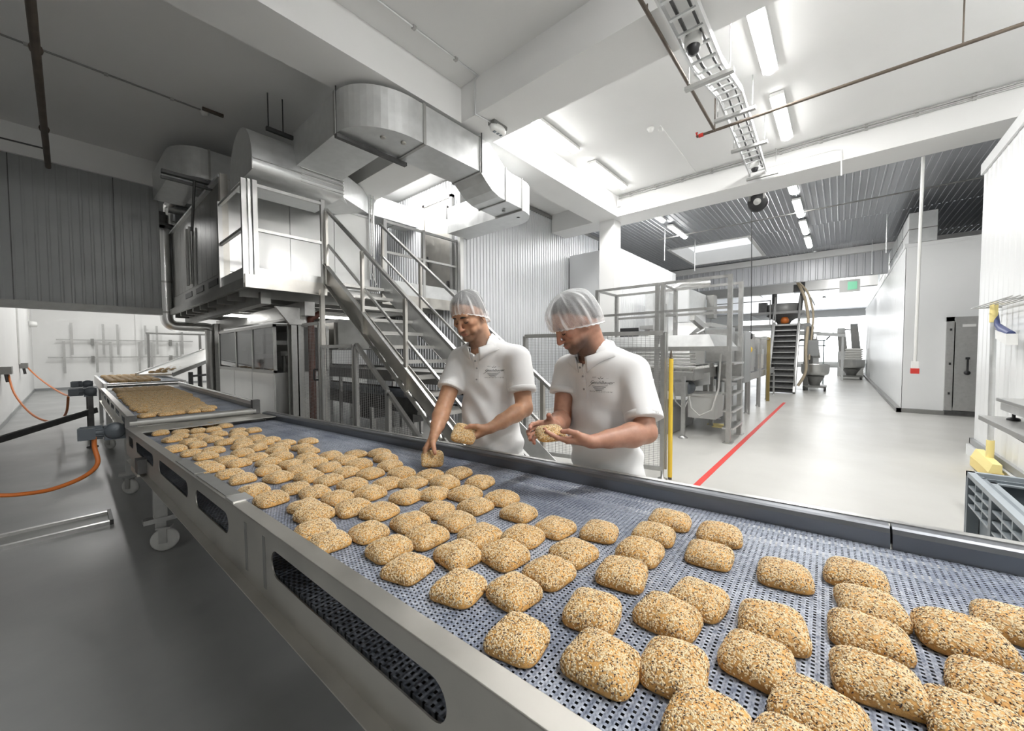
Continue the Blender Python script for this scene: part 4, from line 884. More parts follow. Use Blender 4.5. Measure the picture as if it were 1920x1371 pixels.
MB().bar((-1.6, 8.4, .10), (.30, 10.3, .52), .07, .09).build('bar_profile', 'dark_metal', db); MB().bar((-1.6, 8.4, .15), (.30, 10.3, .57), .03, .015).build('top_strip', 'steel_dull', db)
fc = thing('floor_channel', (-.3, 5.2, 0), 'flat steel channel lying on the floor at the left', 'floor channel')
MB().box(-2.6, .2, 4.98, 5.02, 0, .035).box(-2.6, .2, 5.30, 5.34, 0, .035).build('edge_rail', 'steel', fc); MB().box(-2.6, .2, 5.02, 5.30, 0, .012).build('base_plate', 'grey_metal', fc)
MB().box(.2, .225, 4.98, 5.34, 0, .045).build('end_plate', 'dark_metal', fc)

# ---------------------------------------------------------------- bread
def bread_mesh(i, hx, hy, hz):
    r = np.random.RandomState(50 + i); n = 24; vs = []; ids = {}; fs = []
    def key(p): return tuple(np.round(p, 5))
    quads = []
    for ax in range(3):
        for sg in (-1, 1):
            g = np.linspace(-1, 1, n + 1)
            for a in range(n):
                for b in range(n):
                    q = []
                    for (aa, bb) in ((a, b), (a + 1, b), (a + 1, b + 1), (a, b + 1)):
                        p = np.zeros(3); p[ax] = sg; p[(ax + 1) % 3] = math.tan(g[aa] * PI / 4); p[(ax + 2) % 3] = math.tan(g[bb] * PI / 4); k = key(p)
                        if k not in ids: ids[k] = len(vs); vs.append(p)
                        q.append(ids[k])
                    quads.append(q if sg > 0 else q[::-1])
    P = np.array(vs); P /= np.linalg.norm(P, axis=1)[:, None]
    ph = r.rand(8) * 6.28; nn = 3.6 + r.rand() * 1.2; asym = (r.rand(4) - .5) * .16
    c = np.where(P[:, 2] > 0, hz * .82, hz * .24); m_ = np.where(P[:, 2] > 0, 2.35, 3.5)
    A = hx * (1 + asym[0] * P[:, 1] + asym[2] * P[:, 0]); B = hy * (1 + asym[1] * P[:, 0] + asym[3] * P[:, 1])
    Fv = (np.abs(P[:, 0] / A) ** nn + np.abs(P[:, 1] / B) ** nn) ** (m_ / nn) + np.abs(P[:, 2] / c) ** m_
    R_ = Fv ** (-1 / m_); V = P * R_[:, None]
    lump = 1 + .035 * np.sin(V[:, 0] * 55 + ph[0]) * np.sin(V[:, 1] * 48 + ph[1]) + .02 * np.sin(V[:, 0] * 110 + ph[2]) * np.sin(V[:, 1] * 120 + ph[3])
    V[:, 2] = V[:, 2] * np.where(V[:, 2] > 0, lump, 1); V[:, :2] *= (1 + .02 * np.sin(3 * np.arctan2(V[:, 1], V[:, 0]) + ph[4]))[:, None]
    V[:, 2] += hz * .20
    mb = MB(); mb.add(V.tolist(), quads, 0, True)
    # seeds scattered over the crown, one small grain each
    Q = np.array(quads); cen = V[Q].mean(1); nrm = np.cross(V[Q[:, 2]] - V[Q[:, 0]], V[Q[:, 3]] - V[Q[:, 1]]); ar = np.linalg.norm(nrm, axis=1); nrm /= ar[:, None] + 1e-12
    dens = ar * np.clip((cen[:, 2] / hz - .16) * 3.0, 0, 1) * np.clip(nrm[:, 2] + .75, .0, 1); dens /= dens.sum()
    S = 1900; pick = r.choice(len(Q), S, p=dens); ct = 0; gv = []; gf = []; gm = []
    for q in pick:
        w_ = r.rand(2); p = V[Q[q, 0]] * (1 - w_[0]) * (1 - w_[1]) + V[Q[q, 1]] * w_[0] * (1 - w_[1]) + V[Q[q, 2]] * w_[0] * w_[1] + V[Q[q, 3]] * (1 - w_[0]) * w_[1]
        nv = nrm[q]; t = np.cross(nv, r.randn(3)); t /= np.linalg.norm(t); b = np.cross(nv, t); k = r.rand()
        mi = 1 if k < .68 else (2 if k < .90 else 3); ln = (.0027 if mi == 1 else .0023) * (.85 + .35 * r.rand()); wd = ln * (.62 if mi == 1 else .42); th = .0007
        base = len(gv); p = p + nv * .0004
        gv += [p + t * ln, p + b * wd + t * ln * .1, p - t * ln * .85, p - b * wd + t * ln * .1, p + nv * th * 1.4, p - nv * th]
        for f in ((0, 1, 4), (1, 2, 4), (2, 3, 4), (3, 0, 4)): gf.append(tuple(base + x for x in f)); gm.append(mi)
    n0 = len(mb.v); mb.v += [tuple(v) for v in gv]; mb.f += [tuple(x + n0 for x in f) for f in gf]; mb.m += gm; mb.s += [False] * len(gf)
    me = bpy.data.meshes.new('bread_roll'); me.from_pydata(mb.v, [], mb.f)
    for mn in ('crust', 'seed_light', 'seed_dark', 'seed_brown'): me.materials.append(MATS[mn])
    me.polygons.foreach_set('material_index', mb.m); me.polygons.foreach_set('use_smooth', mb.s); me.update(); return me
BM = [bread_mesh(i, .060 * a, .0575 * b, .041 * c) for i, (a, b, c) in enumerate(((1, 1, 1), (1.05, .97, 1.05), (.96, 1.04, .95), (1.03, 1.02, 1.08), (.98, .95, 1.0), (1.06, 1.03, .96), (1, .93, 1.04), (.95, 1, 1)))]
BREAD = [(0.415, 0.163), (0.137, 0.238), (0.516, 0.280), (0.130, 0.365), (0.236, 0.393), (0.590, 0.382), (0.288, 0.536), (0.652, 0.478), (0.969, 0.440), (0.920, 0.160), (0.780, 0.222), (0.933, 0.315), (1.123, 0.314), (1.225, 0.345), (1.168, 0.218), (1.369, 0.220), (1.412, 0.100), (1.658, 0.140), (1.699, 0.239), (1.854, 0.168), (0.211, 0.608), (0.487, 0.604), (1.445, 0.371), (0.940, 0.588), (1.158, 0.527), (1.033, 0.672), (1.463, 0.563), (1.348, 0.469), (1.536, 0.449), (1.641, 0.602), (1.728, 0.526), (1.877, 0.441), (1.722, 0.401), (1.965, 0.338), (2.176, 0.345), (2.093, 0.216), (2.255, 0.237), (1.878, 0.619), (2.001, 0.538), (2.113, 0.483), (2.302, 0.442), (2.378, 0.346), (1.961, 0.733), (2.140, 0.626), (2.295, 0.599), (2.470, 0.520), (2.631, 0.497), (2.564, 0.401), (2.728, 0.385), (2.546, 0.630), (2.714, 0.621), (2.632, 0.732), (2.794, 0.502), (2.959, 0.506), (2.889, 0.361), (3.027, 0.393), (2.884, 0.625), (2.136, 0.100), (2.250, 0.104), (2.463, 0.140), (2.626, 0.151), (2.576, 0.284), (2.765, 0.267), (2.890, 0.125), (3.077, 0.135), (3.090, 0.571), (3.174, 0.426), (3.008, 0.250), (3.141, 0.273), (3.290, 0.306), (3.355, 0.413), (3.288, 0.178), (3.393, 0.172), (3.448, 0.288), (3.563, 0.331), (3.520, 0.113), (3.652, 0.100), (2.736, 0.831), (2.892, 0.780), (3.048, 0.707), (3.225, 0.661), (3.360, 0.720), (3.297, 0.529), (3.390, 0.602), (3.517, 0.478), (3.589, 0.567), (3.516, 0.687), (3.462, 0.820), (3.639, 0.780), (3.698, 0.642), (3.848, 0.694), (3.823, 0.572), (3.730, 0.461), (3.866, 0.440), (3.741, 0.340), (4.000, 0.615), (3.872, 0.304), (4.004, 0.409), (4.115, 0.488), (4.161, 0.593), (4.291, 0.652), (3.693, 0.213), (3.847, 0.191), (4.042, 0.282), (4.149, 0.368), (4.292, 0.491), (4.290, 0.368), (3.982, 0.157), (4.155, 0.181), (4.274, 0.251), (4.446, 0.859), (4.440, 0.728), (4.438, 0.605), (4.443, 0.472), (4.591, 0.845), (4.595, 0.697), (4.763, 0.701), (4.621, 0.478), (4.589, 0.376), (4.641, 0.249), (4.758, 0.474), (4.746, 0.356), (4.708, 0.166), (4.837, 0.288), (4.897, 0.794), (4.915, 0.662), (4.910, 0.548), (4.913, 0.419), (5.045, 0.650), (5.131, 0.755), (5.062, 0.509), (5.016, 0.392), (4.372, 0.137), (4.451, 0.297), (4.535, 0.181), (4.812, 0.185)]
def add_bread(mtx, i, label, group, sc=1.0):
    o = bpy.data.objects.new('bread_roll', BM[i % len(BM)]); COL.objects.link(o); o.matrix_world = mtx @ Matrix.Scale(sc, 4)
    o['label'] = label; o['category'] = 'bread'
    if group: o['group'] = group
    return o
def ordn(i): return ['first', 'second', 'third', 'fourth', 'fifth', 'sixth', 'seventh', 'eighth', 'ninth', 'tenth', 'eleventh', 'twelfth', 'thirteenth', 'fourteenth', 'fifteenth', 'sixteenth', 'seventeenth', 'eighteenth', 'nineteenth', 'twentieth', 'twenty-first', 'twenty-second', 'twenty-third', 'twenty-fourth', 'twenty-fifth', 'twenty-sixth', 'twenty-seventh', 'twenty-eighth', 'twenty-ninth', 'thirtieth', 'thirty-first', 'thirty-second', 'thirty-third', 'thirty-fourth', 'thirty-fifth', 'thirty-sixth'][i]
# rows counted across the belt, from the camera end
idx = sorted(range(len(BREAD)), key=lambda k: -BREAD[k][0]); bands = {}
for k in idx: bands.setdefault(int((5.2 - BREAD[k][0]) / .15), []).append(k)
lab = {}
for r_, (bk, ks) in enumerate(sorted(bands.items())):
    for c_, k in enumerate(sorted(ks, key=lambda k: BREAD[k][1])):
        lab[k] = 'seeded bread roll, %s from the left rail in the %s row from the near end' % (ordn(c_), ordn(r_))
RB_ = np.random.RandomState(5)
for k, (u, v) in enumerate(BREAD):
    ang = RB_.uniform(-.2, .2) + (PI / 2 if RB_.rand() < .5 else 0); m4 = (MC @ Matrix.Rotation(ang, 3, 'Z')).to_4x4(); m4.translation = cl(u, v, -.0455)
    add_bread(m4, k * 5 + 3, lab[k], 'seeded rolls on the near belt', RB_.uniform(.96, 1.04))
# dense carpet on the second belt
rows = 0; cnt = 0; y = 5.10; ex = []
while y < 9.3:
    t = (y - 5.1) / 3.7; xa = .43 + .02 * t; xb = .97 + .17 * min(1, t * 1.6)
    if rows < 3: xa += (0.0, .02, .06)[rows]; xb += (0, .03, .06)[rows]
    elif rows < 6: xa += .03
    k = 0; xx = xa + .06 + (.05 if rows % 2 else 0)
    while xx < xb:
        ex.append((xx + RB_.uniform(-.012, .012), y + RB_.uniform(-.015, .015), rows, k)); xx += .113; k += 1
    rows += 1; y += .108
STK = MB()
def stuff_bread(x, yy, z):
    V = [(x + .055 * math.cos(a) * s_, yy + .053 * math.sin(a) * s_, z + h) for s_, h in ((.9, 0), (1.05, .015), (.95, .034), (.55, .048)) for a in [2 * PI * j / 10 + .3 for j in range(10)]]
    STK.loft([V[i * 10:(i + 1) * 10] for i in range(4)], smooth=True)
for (x, yy, r_, k) in ex:
    cnt += 1
    if cnt <= 158:
        add_bread(Matrix.Translation((x, yy, Z2 - .0405)) @ Matrix.Rotation(RB_.uniform(-.3, .3), 4, 'Z'), cnt, 'seeded roll in the packed carpet, %s from left in its %s row' % (ordn(k), ordn(r_)), 'packed rolls on the second belt')
    else: stuff_bread(x, yy, Z2 - .04)
for j in range(26):
    for i in range(6): stuff_bread(.52 + i * .115 + RB_.uniform(-.02, .02), 9.9 + j * .11, 1.021)
for j in range(7):
    for i in range(3): t = j / 7; stuff_bread(1.2 + t * .7 + i * .1 + (j % 2) * .04, 11.6 + t * .9 - i * .05, 1.12 + t * .16)
for j in range(4):
    for i in range(14): stuff_bread(3.5 + i * .118, 13.45 + j * .2, 1.702)
tag(STK.build('bread_rolls', 'crust_far'), 'far layer of golden rolls on the back belts, too small to count', 'bread', kind='stuff')

# ================================================================ RIGHT HAND SIDE
fr = thing('mesh_fence', (4.45, 2.5, 0), 'wire mesh safety fence panel behind the right worker, ending at the yellow post', 'fence')
fence_panel(fr, (4.26, 3.41), (4.64, 1.60), .13, 1.77, 1.77, .05)
for (x, y) in ((4.26, 3.41), (4.64, 1.60)): MB().lathe([(.055, 0), (.055, .015), (.02, .03), (.02, .15)], (x, y, 0), 14).build('foot', 'steel_dull', fr)
MB().bar((4.68, 1.60, .12), (4.68, 1.60, 1.78), .07, .03, up=(1, 0, 0)).build('edge_post', 'steel_dull', fr)
MB().bar((4.20, 3.55, 0), (4.20, 3.55, 1.2), .04, .04, up=(1, 0, 0)).build('side_post', 'steel_dull', fr)
yb = thing('light_barrier', (4.70, 1.53, 0), 'upright yellow safety light barrier at the end of the mesh fence', 'safety barrier')
MB().tube([(4.70, 1.53, .03), (4.70, 1.53, 1.46)], .026, 14).build('yellow_tube', 'yellow', yb)
MB().nx().tube([(4.70, 1.53, 0), (4.70, 1.53, .04)], .022, 12).nx().tube([(4.70, 1.53, 1.46), (4.70, 1.53, 1.50), (4.70, 1.53, 1.56)], [.02, .016, .006], 10).build('end_cap', 'rust_pipe', yb)
# dough line with a small railed platform
dm = thing('dough_line_platform', (7.7, 2.6, 0), 'railed inspection platform with a ladder over the dough belt', 'platform')
for (y0, y1) in ((1.38, 3.84),):
    for z in (2.80, 2.28): MB().bar((7.2, y0, z), (7.2, y1, z), .045, .045).bar((8.1, y0, z), (8.1, y1, z), .045, .045).build('rail', 'steel_dull', dm)
    MB().bar((7.2, 3.84, 2.80), (8.1, 3.84, 2.80), .04, .04).bar((7.2, 2.56, 2.80), (8.1, 2.56, 2.80), .03, .03).bar((7.2, 2.56, 2.28), (8.1, 2.56, 2.28), .03, .03).build('cross_rail', 'grey_metal', dm)
mb = MB()
for (x, y, z0, z1) in ((7.2, 3.84, 1.6, 2.82), (7.2, 2.60, 0, 2.82), (7.2, 2.50, 1.6, 2.82), (7.2, 1.40, 0, 2.82), (8.1, 1.40, 0, 2.82), (8.1, 3.84, 0, 2.82), (8.1, 2.56, 1.6, 2.82)): mb.nx().bar((x, y, z0), (x, y, z1), .07, .07, up=(1, 0, 0))
mb.build('post', 'steel_dull', dm)
MB().box(7.15, 8.2, 1.40, 3.84, 1.55, 1.63).build('deck', 'steel_dull', dm)
MB().hexa([(7.17, 1.62, 1.63), (8.1, 1.45, 1.63), (8.1, 3.8, 1.63), (7.17, 3.8, 1.63)], [(7.24, 1.72, 1.84), (8.0, 1.6, 1.84), (8.0, 3.7, 1.84), (7.24, 3.7, 1.84)]).build('cover_hood', 'galv', dm)
mb = MB()
for z in (.24, .53, .82, 1.07, 1.34): mb.nx().box(7.22, 8.08, 1.33, 1.50, z - .02, z + .01)
mb.build('rung', 'steel', dm)
MB().nx().box(7.12, 7.3, 1.33, 1.47, 0, .012).nx().box(8.02, 8.2, 1.33, 1.47, 0, .012).build('foot_plate', 'steel_dull', dm)
dl = thing('dough_conveyor', (8.2, 2.9, 0), 'wide belt with rows of pale dough pieces under the railed platform', 'conveyor')
MB().box(7.35, 10.4, 2.0, 4.0, 1.12, 1.18).build('belt', 'nylon', dl)
MB().nx().box(7.35, 10.4, 1.97, 2.0, 1.02, 1.22).nx().box(7.32, 7.35, 2.0, 4.0, 1.02, 1.16).build('side_frame', 'steel_dull', dl)
MB().hexa([(7.9, 1.86, .92), (7.94, 1.86, .92), (7.94, 3.6, .52), (7.9, 3.6, .52)], [(7.9, 1.86, 1.15), (7.94, 1.86, 1.15), (7.94, 3.6, .78), (7.9, 3.6, .78)]).build('inclined_frame', 'galv', dl)
mb = MB()
for i in range(5): mb.nx().tube([(7.3, 1.95, 1.27 + i * .055), (7.3, 4.0, 1.27 + i * .055)], .018, 8)
mb.build('roller', 'steel_bright', dl)
mb = MB()
for (x, y, h) in ((7.12, 2.10, 1.1), (9.63, 2.1, 1.1), (7.12, 3.6, 1.1), (10.2, 3.6, 1.1)): mb.nx().box(x - .03, x + .03, y - .03, y + .03, .05, h).lathe([(.08, 0), (.08, .015), (.02, .05)], (x, y, 0), 14)
mb.build('leg', 'steel_dull', dl)
mb = MB()
for i in range(14):
    for j in range(12): mb.box(7.42 + i * .2, 7.54 + i * .2, 2.06 + j * .155, 2.18 + j * .155, 1.18, 1.205)
o_ = tag(mb.build('dough_pieces', 'flour_bag'), 'rows of pale dough pieces resting on the wide belt under the platform', 'dough', kind='stuff')
gm = thing('gear_motor', (7.6, 2.1, .9), 'blue-grey gear motor with cables under the dough belt', 'motor')
MB().lathe([(0, 0), (.12, 0), (.13, .03), (.13, .3), (.1, .34), (0, .34)], (7.4, 2.18, .86), 18, axis='x').build('motor_body', 'motor_grey', gm); MB().box(7.3, 7.42, 2.1, 2.3, .72, .98).build('terminal_box', 'steel_dull', gm)
MB().nx().tube([(7.45, 2.1, .72), (7.42, 2.05, .5), (7.4, 1.9, .38), (7.4, 1.7, .5), (7.42, 1.6, .9), (7.44, 1.58, 1.5)], .016, 8).nx().tube([(7.5, 2.1, .72), (7.5, 2.2, .45), (7.5, 2.35, .6), (7.5, 2.4, .9)], .016, 8).build('cable', 'nylon', gm)
tag(MB().box(7.75, 8.35, 1.72, 2.2, .28, .72).box(7.72, 8.38, 1.69, 2.23, .70, .74).build('catch_bin', 'nylon'), 'cream coloured plastic bin under the dough belt beside the ladder', 'bin')
tag(MB().box(7.2, 8.6, 2.35, 3.4, .015, .5).build('wire_basket', 'mesh_wire'), 'grey wire sided basket standing on the floor under the dough belt', 'basket')
tag(MB().box(8.5, 8.7, 1.7, 1.95, .001, .012).box(8.75, 8.95, 1.8, 2.1, .001, .012).build('dough_scraps', 'pale_yellow'), 'small pale scraps lying on the floor under the machine', 'scraps')
for (x0, x1, y0, y1, z0, z1, lb) in ((8.5, 8.8, 1.62, 2.1, 1.3, 2.02, 'tall grey switch cabinet right of the platform rail'), (8.9, 9.5, 1.45, 1.95, .9, 1.95, 'second grey switch cabinet behind the first one'), (11.6, 12.1, 1.75, 2.35, 1.0, 2.0, 'pale grey cabinet with louvres in front of the metal stairs')):
    t = thing('switch_cabinet', ((x0 + x1) / 2, (y0 + y1) / 2, z0), lb, 'cabinet'); MB().box(x0, x1, y0, y1, z0, z1).build('casing', 'grey_panel' if x0 < 9 else 'steel_dull', t)
    MB().box(x0 - .01, x0, y0 + .03, y1 - .03, z0 + .04, z1 - .04).build('door', 'steel_dull', t)
    MB().box(x0 + .05, x0 + .12, y0 + .05, y0 + .12, 0, z0).box(x1 - .12, x1 - .05, y1 - .12, y1 - .05, 0, z0).build('leg', 'steel_dull', t)
tag(MB().lathe([(0, 0), (.07, 0), (.09, .04), (.09, .1), (0, .14)], (10.9, 1.72, 1.58), 18, axis='x').build('emergency_stop', 'yellow'), 'round yellow emergency switch on the machine beside the stairs', 'switch')
pb = thing('flour_duster', (11.2, 3.4, 2.2), 'large pale metal housing behind the platform rails with riveted side', 'machine')
MB().box(10.4, 12.0, 2.95, 4.1, 2.25, 3.15).build('housing', 'galv', pb); MB().box(10.38, 10.40, 2.97, 3.35, 2.3, 3.1).build('side_plate', 'corr_white', pb)
MB().tube([(10.6, 3.5, 3.15), (10.6, 3.2, 3.3), (10.9, 2.6, 3.32)], .10, 12).build('pipe', 'steel', pb)
MB().box(12.05, 12.4, 2.75, 2.95, 2.5, 3.15).build('grille', 'grey_metal', pb)
MB().box(10.3, 12.1, 2.4, 4.2, 2.15, 2.25).box(10.4, 10.5, 2.5, 2.6, 0, 2.15).box(11.9, 12.0, 2.5, 2.6, 0, 2.15).box(10.4, 10.5, 4.0, 4.1, 0, 2.15).build('support_frame', 'steel_dull', pb)
tag(MB().box(9.0, 9.4, 3.0, 3.35, 1.25, 2.9).build('electrical_duct', 'galv'), 'narrow upright grey housing behind the platform rails', 'machine')
tag(MB().box(9.45, 9.5, 3.9, 4.48, 1.75, 2.15).build('hatch_opening', 'black_plastic'), 'black rectangular hatch in the white wall behind the platform', 'hatch')
# forming machines along the line
fm = thing('forming_machine', (10.2, 2.2, 0), 'steel forming machine with sloping plates behind the platform', 'machine')
MB().hexa([(8.6, 2.4, 1.25), (10.2, 2.4, 1.25), (10.2, 3.6, 1.25), (8.6, 3.6, 1.25)], [(8.8, 2.5, 1.9), (10.0, 2.5, 2.25), (10.0, 3.4, 2.25), (8.8, 3.4, 1.9)]).build('body', 'steel_dull', fm)
MB().nx().bar((8.5, 2.35, 2.25), (10.4, 2.3, 1.85), .10, .12).nx().bar((8.7, 3.0, 1.6), (8.7, 3.0, 2.6), .1, .1, up=(1, 0, 0)).nx().tube([(8.6, 2.3, 1.9), (9.2, 2.25, 2.05), (9.8, 2.3, 1.95), (10.3, 2.3, 2.0)], .035, 8).build('arm', 'steel_dull', fm)
lc = tier_conveyor('transfer_conveyor', 9.2, 16.2, 1.75, 2.5, .95, 'long low conveyor running along the corridor side towards the metal stairs', .16, (0, .25, .5, .75, 1), axis='x')
for i, (x, lb) in enumerate(((12.6, 'square steel machine block on the long conveyor, nearer one'), (14.2, 'square steel machine block on the long conveyor, further one'))):
    t = thing('forming_station', (x, 2.1, .95), lb, 'machine'); MB().box(x, x + .8, 1.75, 2.5, .97, 1.75 + .25 * i).build('body', 'steel_dull', t); MB().box(x - .02, x, 1.8, 2.45, 1.1, 1.6).build('front_plate', 'galv', t)
    MB().box(x + .1, x + .7, 1.7, 1.75, 1.05, 1.45).build('side_plate', 'steel_warm', t)
tag(MB().box(13.98, 14.06, 1.62, 1.70, 0, 1.95).build('brass_post', 'yellow_dull'), 'dull brass coloured upright post before the metal stairs', 'post')
hr = thing('hand_rail', (13, 1.6, 0), 'thin steel hand rail in front of the low conveyor by the brass post', 'rail')
MB().bar((10.8, 1.66, 1.9), (14.0, 1.66, 1.9), .035, .035).build('rail', 'steel_dull', hr)
MB().nx().bar((10.8, 1.66, 0), (10.8, 1.66, 1.9), .04, .04, up=(1, 0, 0)).nx().bar((12.4, 1.66, 0), (12.4, 1.66, 1.9), .04, .04, up=(1, 0, 0)).build('post', 'steel_dull', hr)
s2 = thing('access_stairs', (17.8, 1.6, 0), 'steep metal stairs with many treads climbing to the mixing platform in the background', 'staircase')
for y in (1.22, 2.02): MB().bar((16.9, y, 0), (18.65, y, 2.62), .07, .26).build('stringer', 'steel_dull', s2); MB().tube([(16.9, y, .95), (18.75, y, 3.7)], .025, 8).bar((16.95, y, .05), (16.92, y, .97), .04, .04, up=(1, 0, 0)).bar((18.75, y, 2.6), (18.75, y, 3.7), .04, .04, up=(1, 0, 0)).build('handrail', 'machine_grey', s2)
mb = MB()
for k in range(12): mb.nx().box(16.92 + k * .145, 17.12 + k * .145, 1.24, 2.0, .18 + k * .215, .21 + k * .215)
mb.build('tread', 'steel', s2)
MB().hexa([(17.0, 1.24, .02), (17.15, 1.24, .02), (17.15, 2.0, .02), (17.0, 2.0, .02)], [(18.72, 1.24, 2.55), (18.87, 1.24, 2.55), (18.87, 2.0, 2.55), (18.72, 2.0, 2.55)]).build('back_plate', 'dark_metal', s2)
mp = thing('mixing_platform', (20, 2.2, 0), 'raised platform with hoppers and rails behind the steep metal stairs', 'platform')
MB().box(18.7, 22, .9, 4.4, 2.5, 2.62).build('deck', 'machine_grey', mp)
mb = MB()
for (x, y) in ((18.8, 1.0), (18.8, 4.3), (21.9, 1.0), (21.9, 4.3)): mb.nx().box(x - .08, x + .08, y - .08, y + .08, 0, 2.5)
mb.build('column', 'machine_grey', mp)
mb = MB()
for z in (3.1, 3.6): mb.nx().bar((18.8, 2.2, z), (18.8, 4.4, z), .035, .035).nx().bar((18.8, .9, z), (22, .9, z), .035, .035)
for y in (2.2, 3.3, 4.4): mb.nx().bar((18.8, y, 2.6), (18.8, y, 3.62), .04, .04, up=(1, 0, 0))
mb.build('rail', 'machine_grey', mp)
MB().box(19.0, 21.5, 1.1, 2.9, 3.05, 3.15).build('upper_deck', 'machine_grey', mp)
hp = thing('dough_hopper', (20, 1.9, 2.62), 'round metal hopper with pipes standing on the mixing platform', 'hopper')
MB().lathe([(.2, 2.64), (.28, 2.8), (.62, 3.04), (.64, 3.5), (.60, 3.52), (.6, 3.3), (0, 3.28)], (20.0, 1.85, 0), 24).build('bowl', 'machine_grey', hp)
MB().nx().tube([(19.6, 1.3, 3.2), (19.55, 1.2, 3.9), (19.6, 1.2, 4.4)], .08, 10).nx().tube([(20.1, 2.2, 3.4), (20.1, 2.2, 4.0)], .1, 10).nx().box(19.5, 19.9, 1.15, 1.5, 3.95, 4.25).nx().box(19.45, 19.8, 2.4, 2.7, 3.15, 3.6).build('fitting', 'dark_metal', hp)
tag(MB().lathe([(0, 0), (.13, .02), (.15, .14), (.1, .26), (0, .28)], (19.3, 1.75, 2.66), 16).build('bucket', 'orange'), 'small orange container under the hopper on the mixing platform', 'bucket')
sm = thing('suction_hoses', (19, 1, 0), 'tan coloured hoses falling in loops beside the steep stairs', 'hose')
MB().nx().tube(bend([(19.2, 1.35, 4.3), (19.1, 1.1, 3.7), (18.9, .95, 2.8), (18.4, 1.0, 1.6), (18.3, .95, .7), (18.2, 1.2, .2)], .3), .05, 8).nx().tube(bend([(19.1, 1.5, 4.5), (19.0, 1.0, 3.9), (19.0, .8, 3.0), (18.8, .85, 2.0), (18.6, .9, 1.2)], .3), .035, 8).build('hose', 'hose_tan', sm)
tag(MB().box(18.62, 18.7, .62, .95, 1.35, 1.95).build('control_box', 'grey_panel'), 'small grey control box beside the steep stairs', 'box')
def bowl(x, y, zt, r, h, label):
    t = thing('mixing_bowl', (x, y, 0), label, 'mixing bowl')
    MB().lathe([(0, zt - h), (r * .6, zt - h), (r * .93, zt - h + .08), (r, zt - h + .2), (r, zt - .02), (r * 1.03, zt), (r * .97, zt), (r * .95, zt - .2), (0, zt - .35)], (x, y, 0), 30).build('bowl', 'steel', t)
    MB().lathe([(r * .35, .16), (r * .4, .3), (r * .7, zt - h)], (x, y, 0), 20).box(x - r * .8, x + r * .8, y - r * .8, y + r * .8, .13, .2).build('trolley_base', 'grey_metal', t)
    for a in (-.7, .7):
        for b in (-.7, .7): MB().lathe([(0, -.03), (.09, -.03), (.09, .03), (0, .03)], (x + a * r, y + b * r, .09), 16, axis='y').build('wheel', 'dark_metal', t)
bowl(18.9, .72, 1.02, .44, .46, 'round steel mixing bowl on wheels beside the steep stairs')
bowl(27.5, -.48, 1.05, .55, .5, 'round steel mixing bowl on wheels further back near the cold room')
for (x, y, lb, s_) in ((30.5, -.15, 'spiral mixer with a tilted arm behind the further bowl', 1.0), (31.5, -.75, 'upright mixer partly hidden by the cold room wall', 1.1), (23.0, .9, 'mixer head on a pale beam behind the first bowl', .8)):
    t = thing('dough_mixer', (x, y, 0), lb, 'mixer')
    MB().box(x, x + .5, y - .15, y + .25, 0, 1.5 * s_).build('body', 'galv', t); MB().hexa([(x - .1, y - .2, 1.5 * s_), (x + .7, y - .2, 1.5 * s_), (x + .7, y + .2, 1.5 * s_), (x - .1, y + .2, 1.5 * s_)], [(x - .5, y - .05, 2.6 * s_), (x + .1, y - .05, 2.9 * s_), (x + .1, y + .3, 2.9 * s_), (x - .5, y + .3, 2.6 * s_)]).build('arm', 'steel_dull', t)
    MB().tube([(x - .3, y + .1, 2.5 * s_), (x - .4, y + .5, 2.6 * s_), (x - .4, y + .8, 2.2 * s_)], .04, 8).build('hose', 'dark_metal', t)
tag(MB().hexa([(26, -.2, 2.25), (26.3, -.2, 2.25), (26.3, 2.2, 2.45), (26, 2.2, 2.45)], [(26, -.2, 2.4), (26.3, -.2, 2.4), (26.3, 2.2, 2.7), (26, 2.2, 2.7)]).box(26.1, 26.2, 2.0, 2.1, 0, 2.45).box(26.1, 26.2, -.15, -.05, 0, 2.3).build('lift_beam', 'galv'), 'pale horizontal lifting beam across the far end of the corridor', 'beam')
tag(MB().box(22.9, 22.95, 0.5, 1.7, 1.75, 1.8).box(22.9, 22.95, .5, 1.7, 2.0, 2.05).box(22.9, 22.95, .55, .6, 0, 2.05).box(22.9, 22.95, 1.6, 1.65, 0, 2.05).build('pipe_frame', 'blue_grey'), 'grey-green pipe frame standing behind the first bowl', 'frame')
fb = thing('flour_sack_stack', (30, -.7, 0), 'stack of white flour sacks on a pallet behind the further bowl', 'sacks')
for k in range(5): MB().loft([[(30 + .45 * s_ * (abs(math.cos(a)) ** .5 * (1 if math.cos(a) > 0 else -1)), -.62 + .4 * s_ * (abs(math.sin(a)) ** .5 * (1 if math.sin(a) > 0 else -1)), 1.0 + k * .13 + h) for a in [2 * PI * j / 20 for j in range(20)]] for s_, h in ((.8, 0), (1, .05), (1, .09), (.8, .14))]).build('sack', 'flour_bag', fb)
MB().box(29.5, 30.5, -1.05, -.3, 0, 1.0).build('pallet', 'nylon', fb)
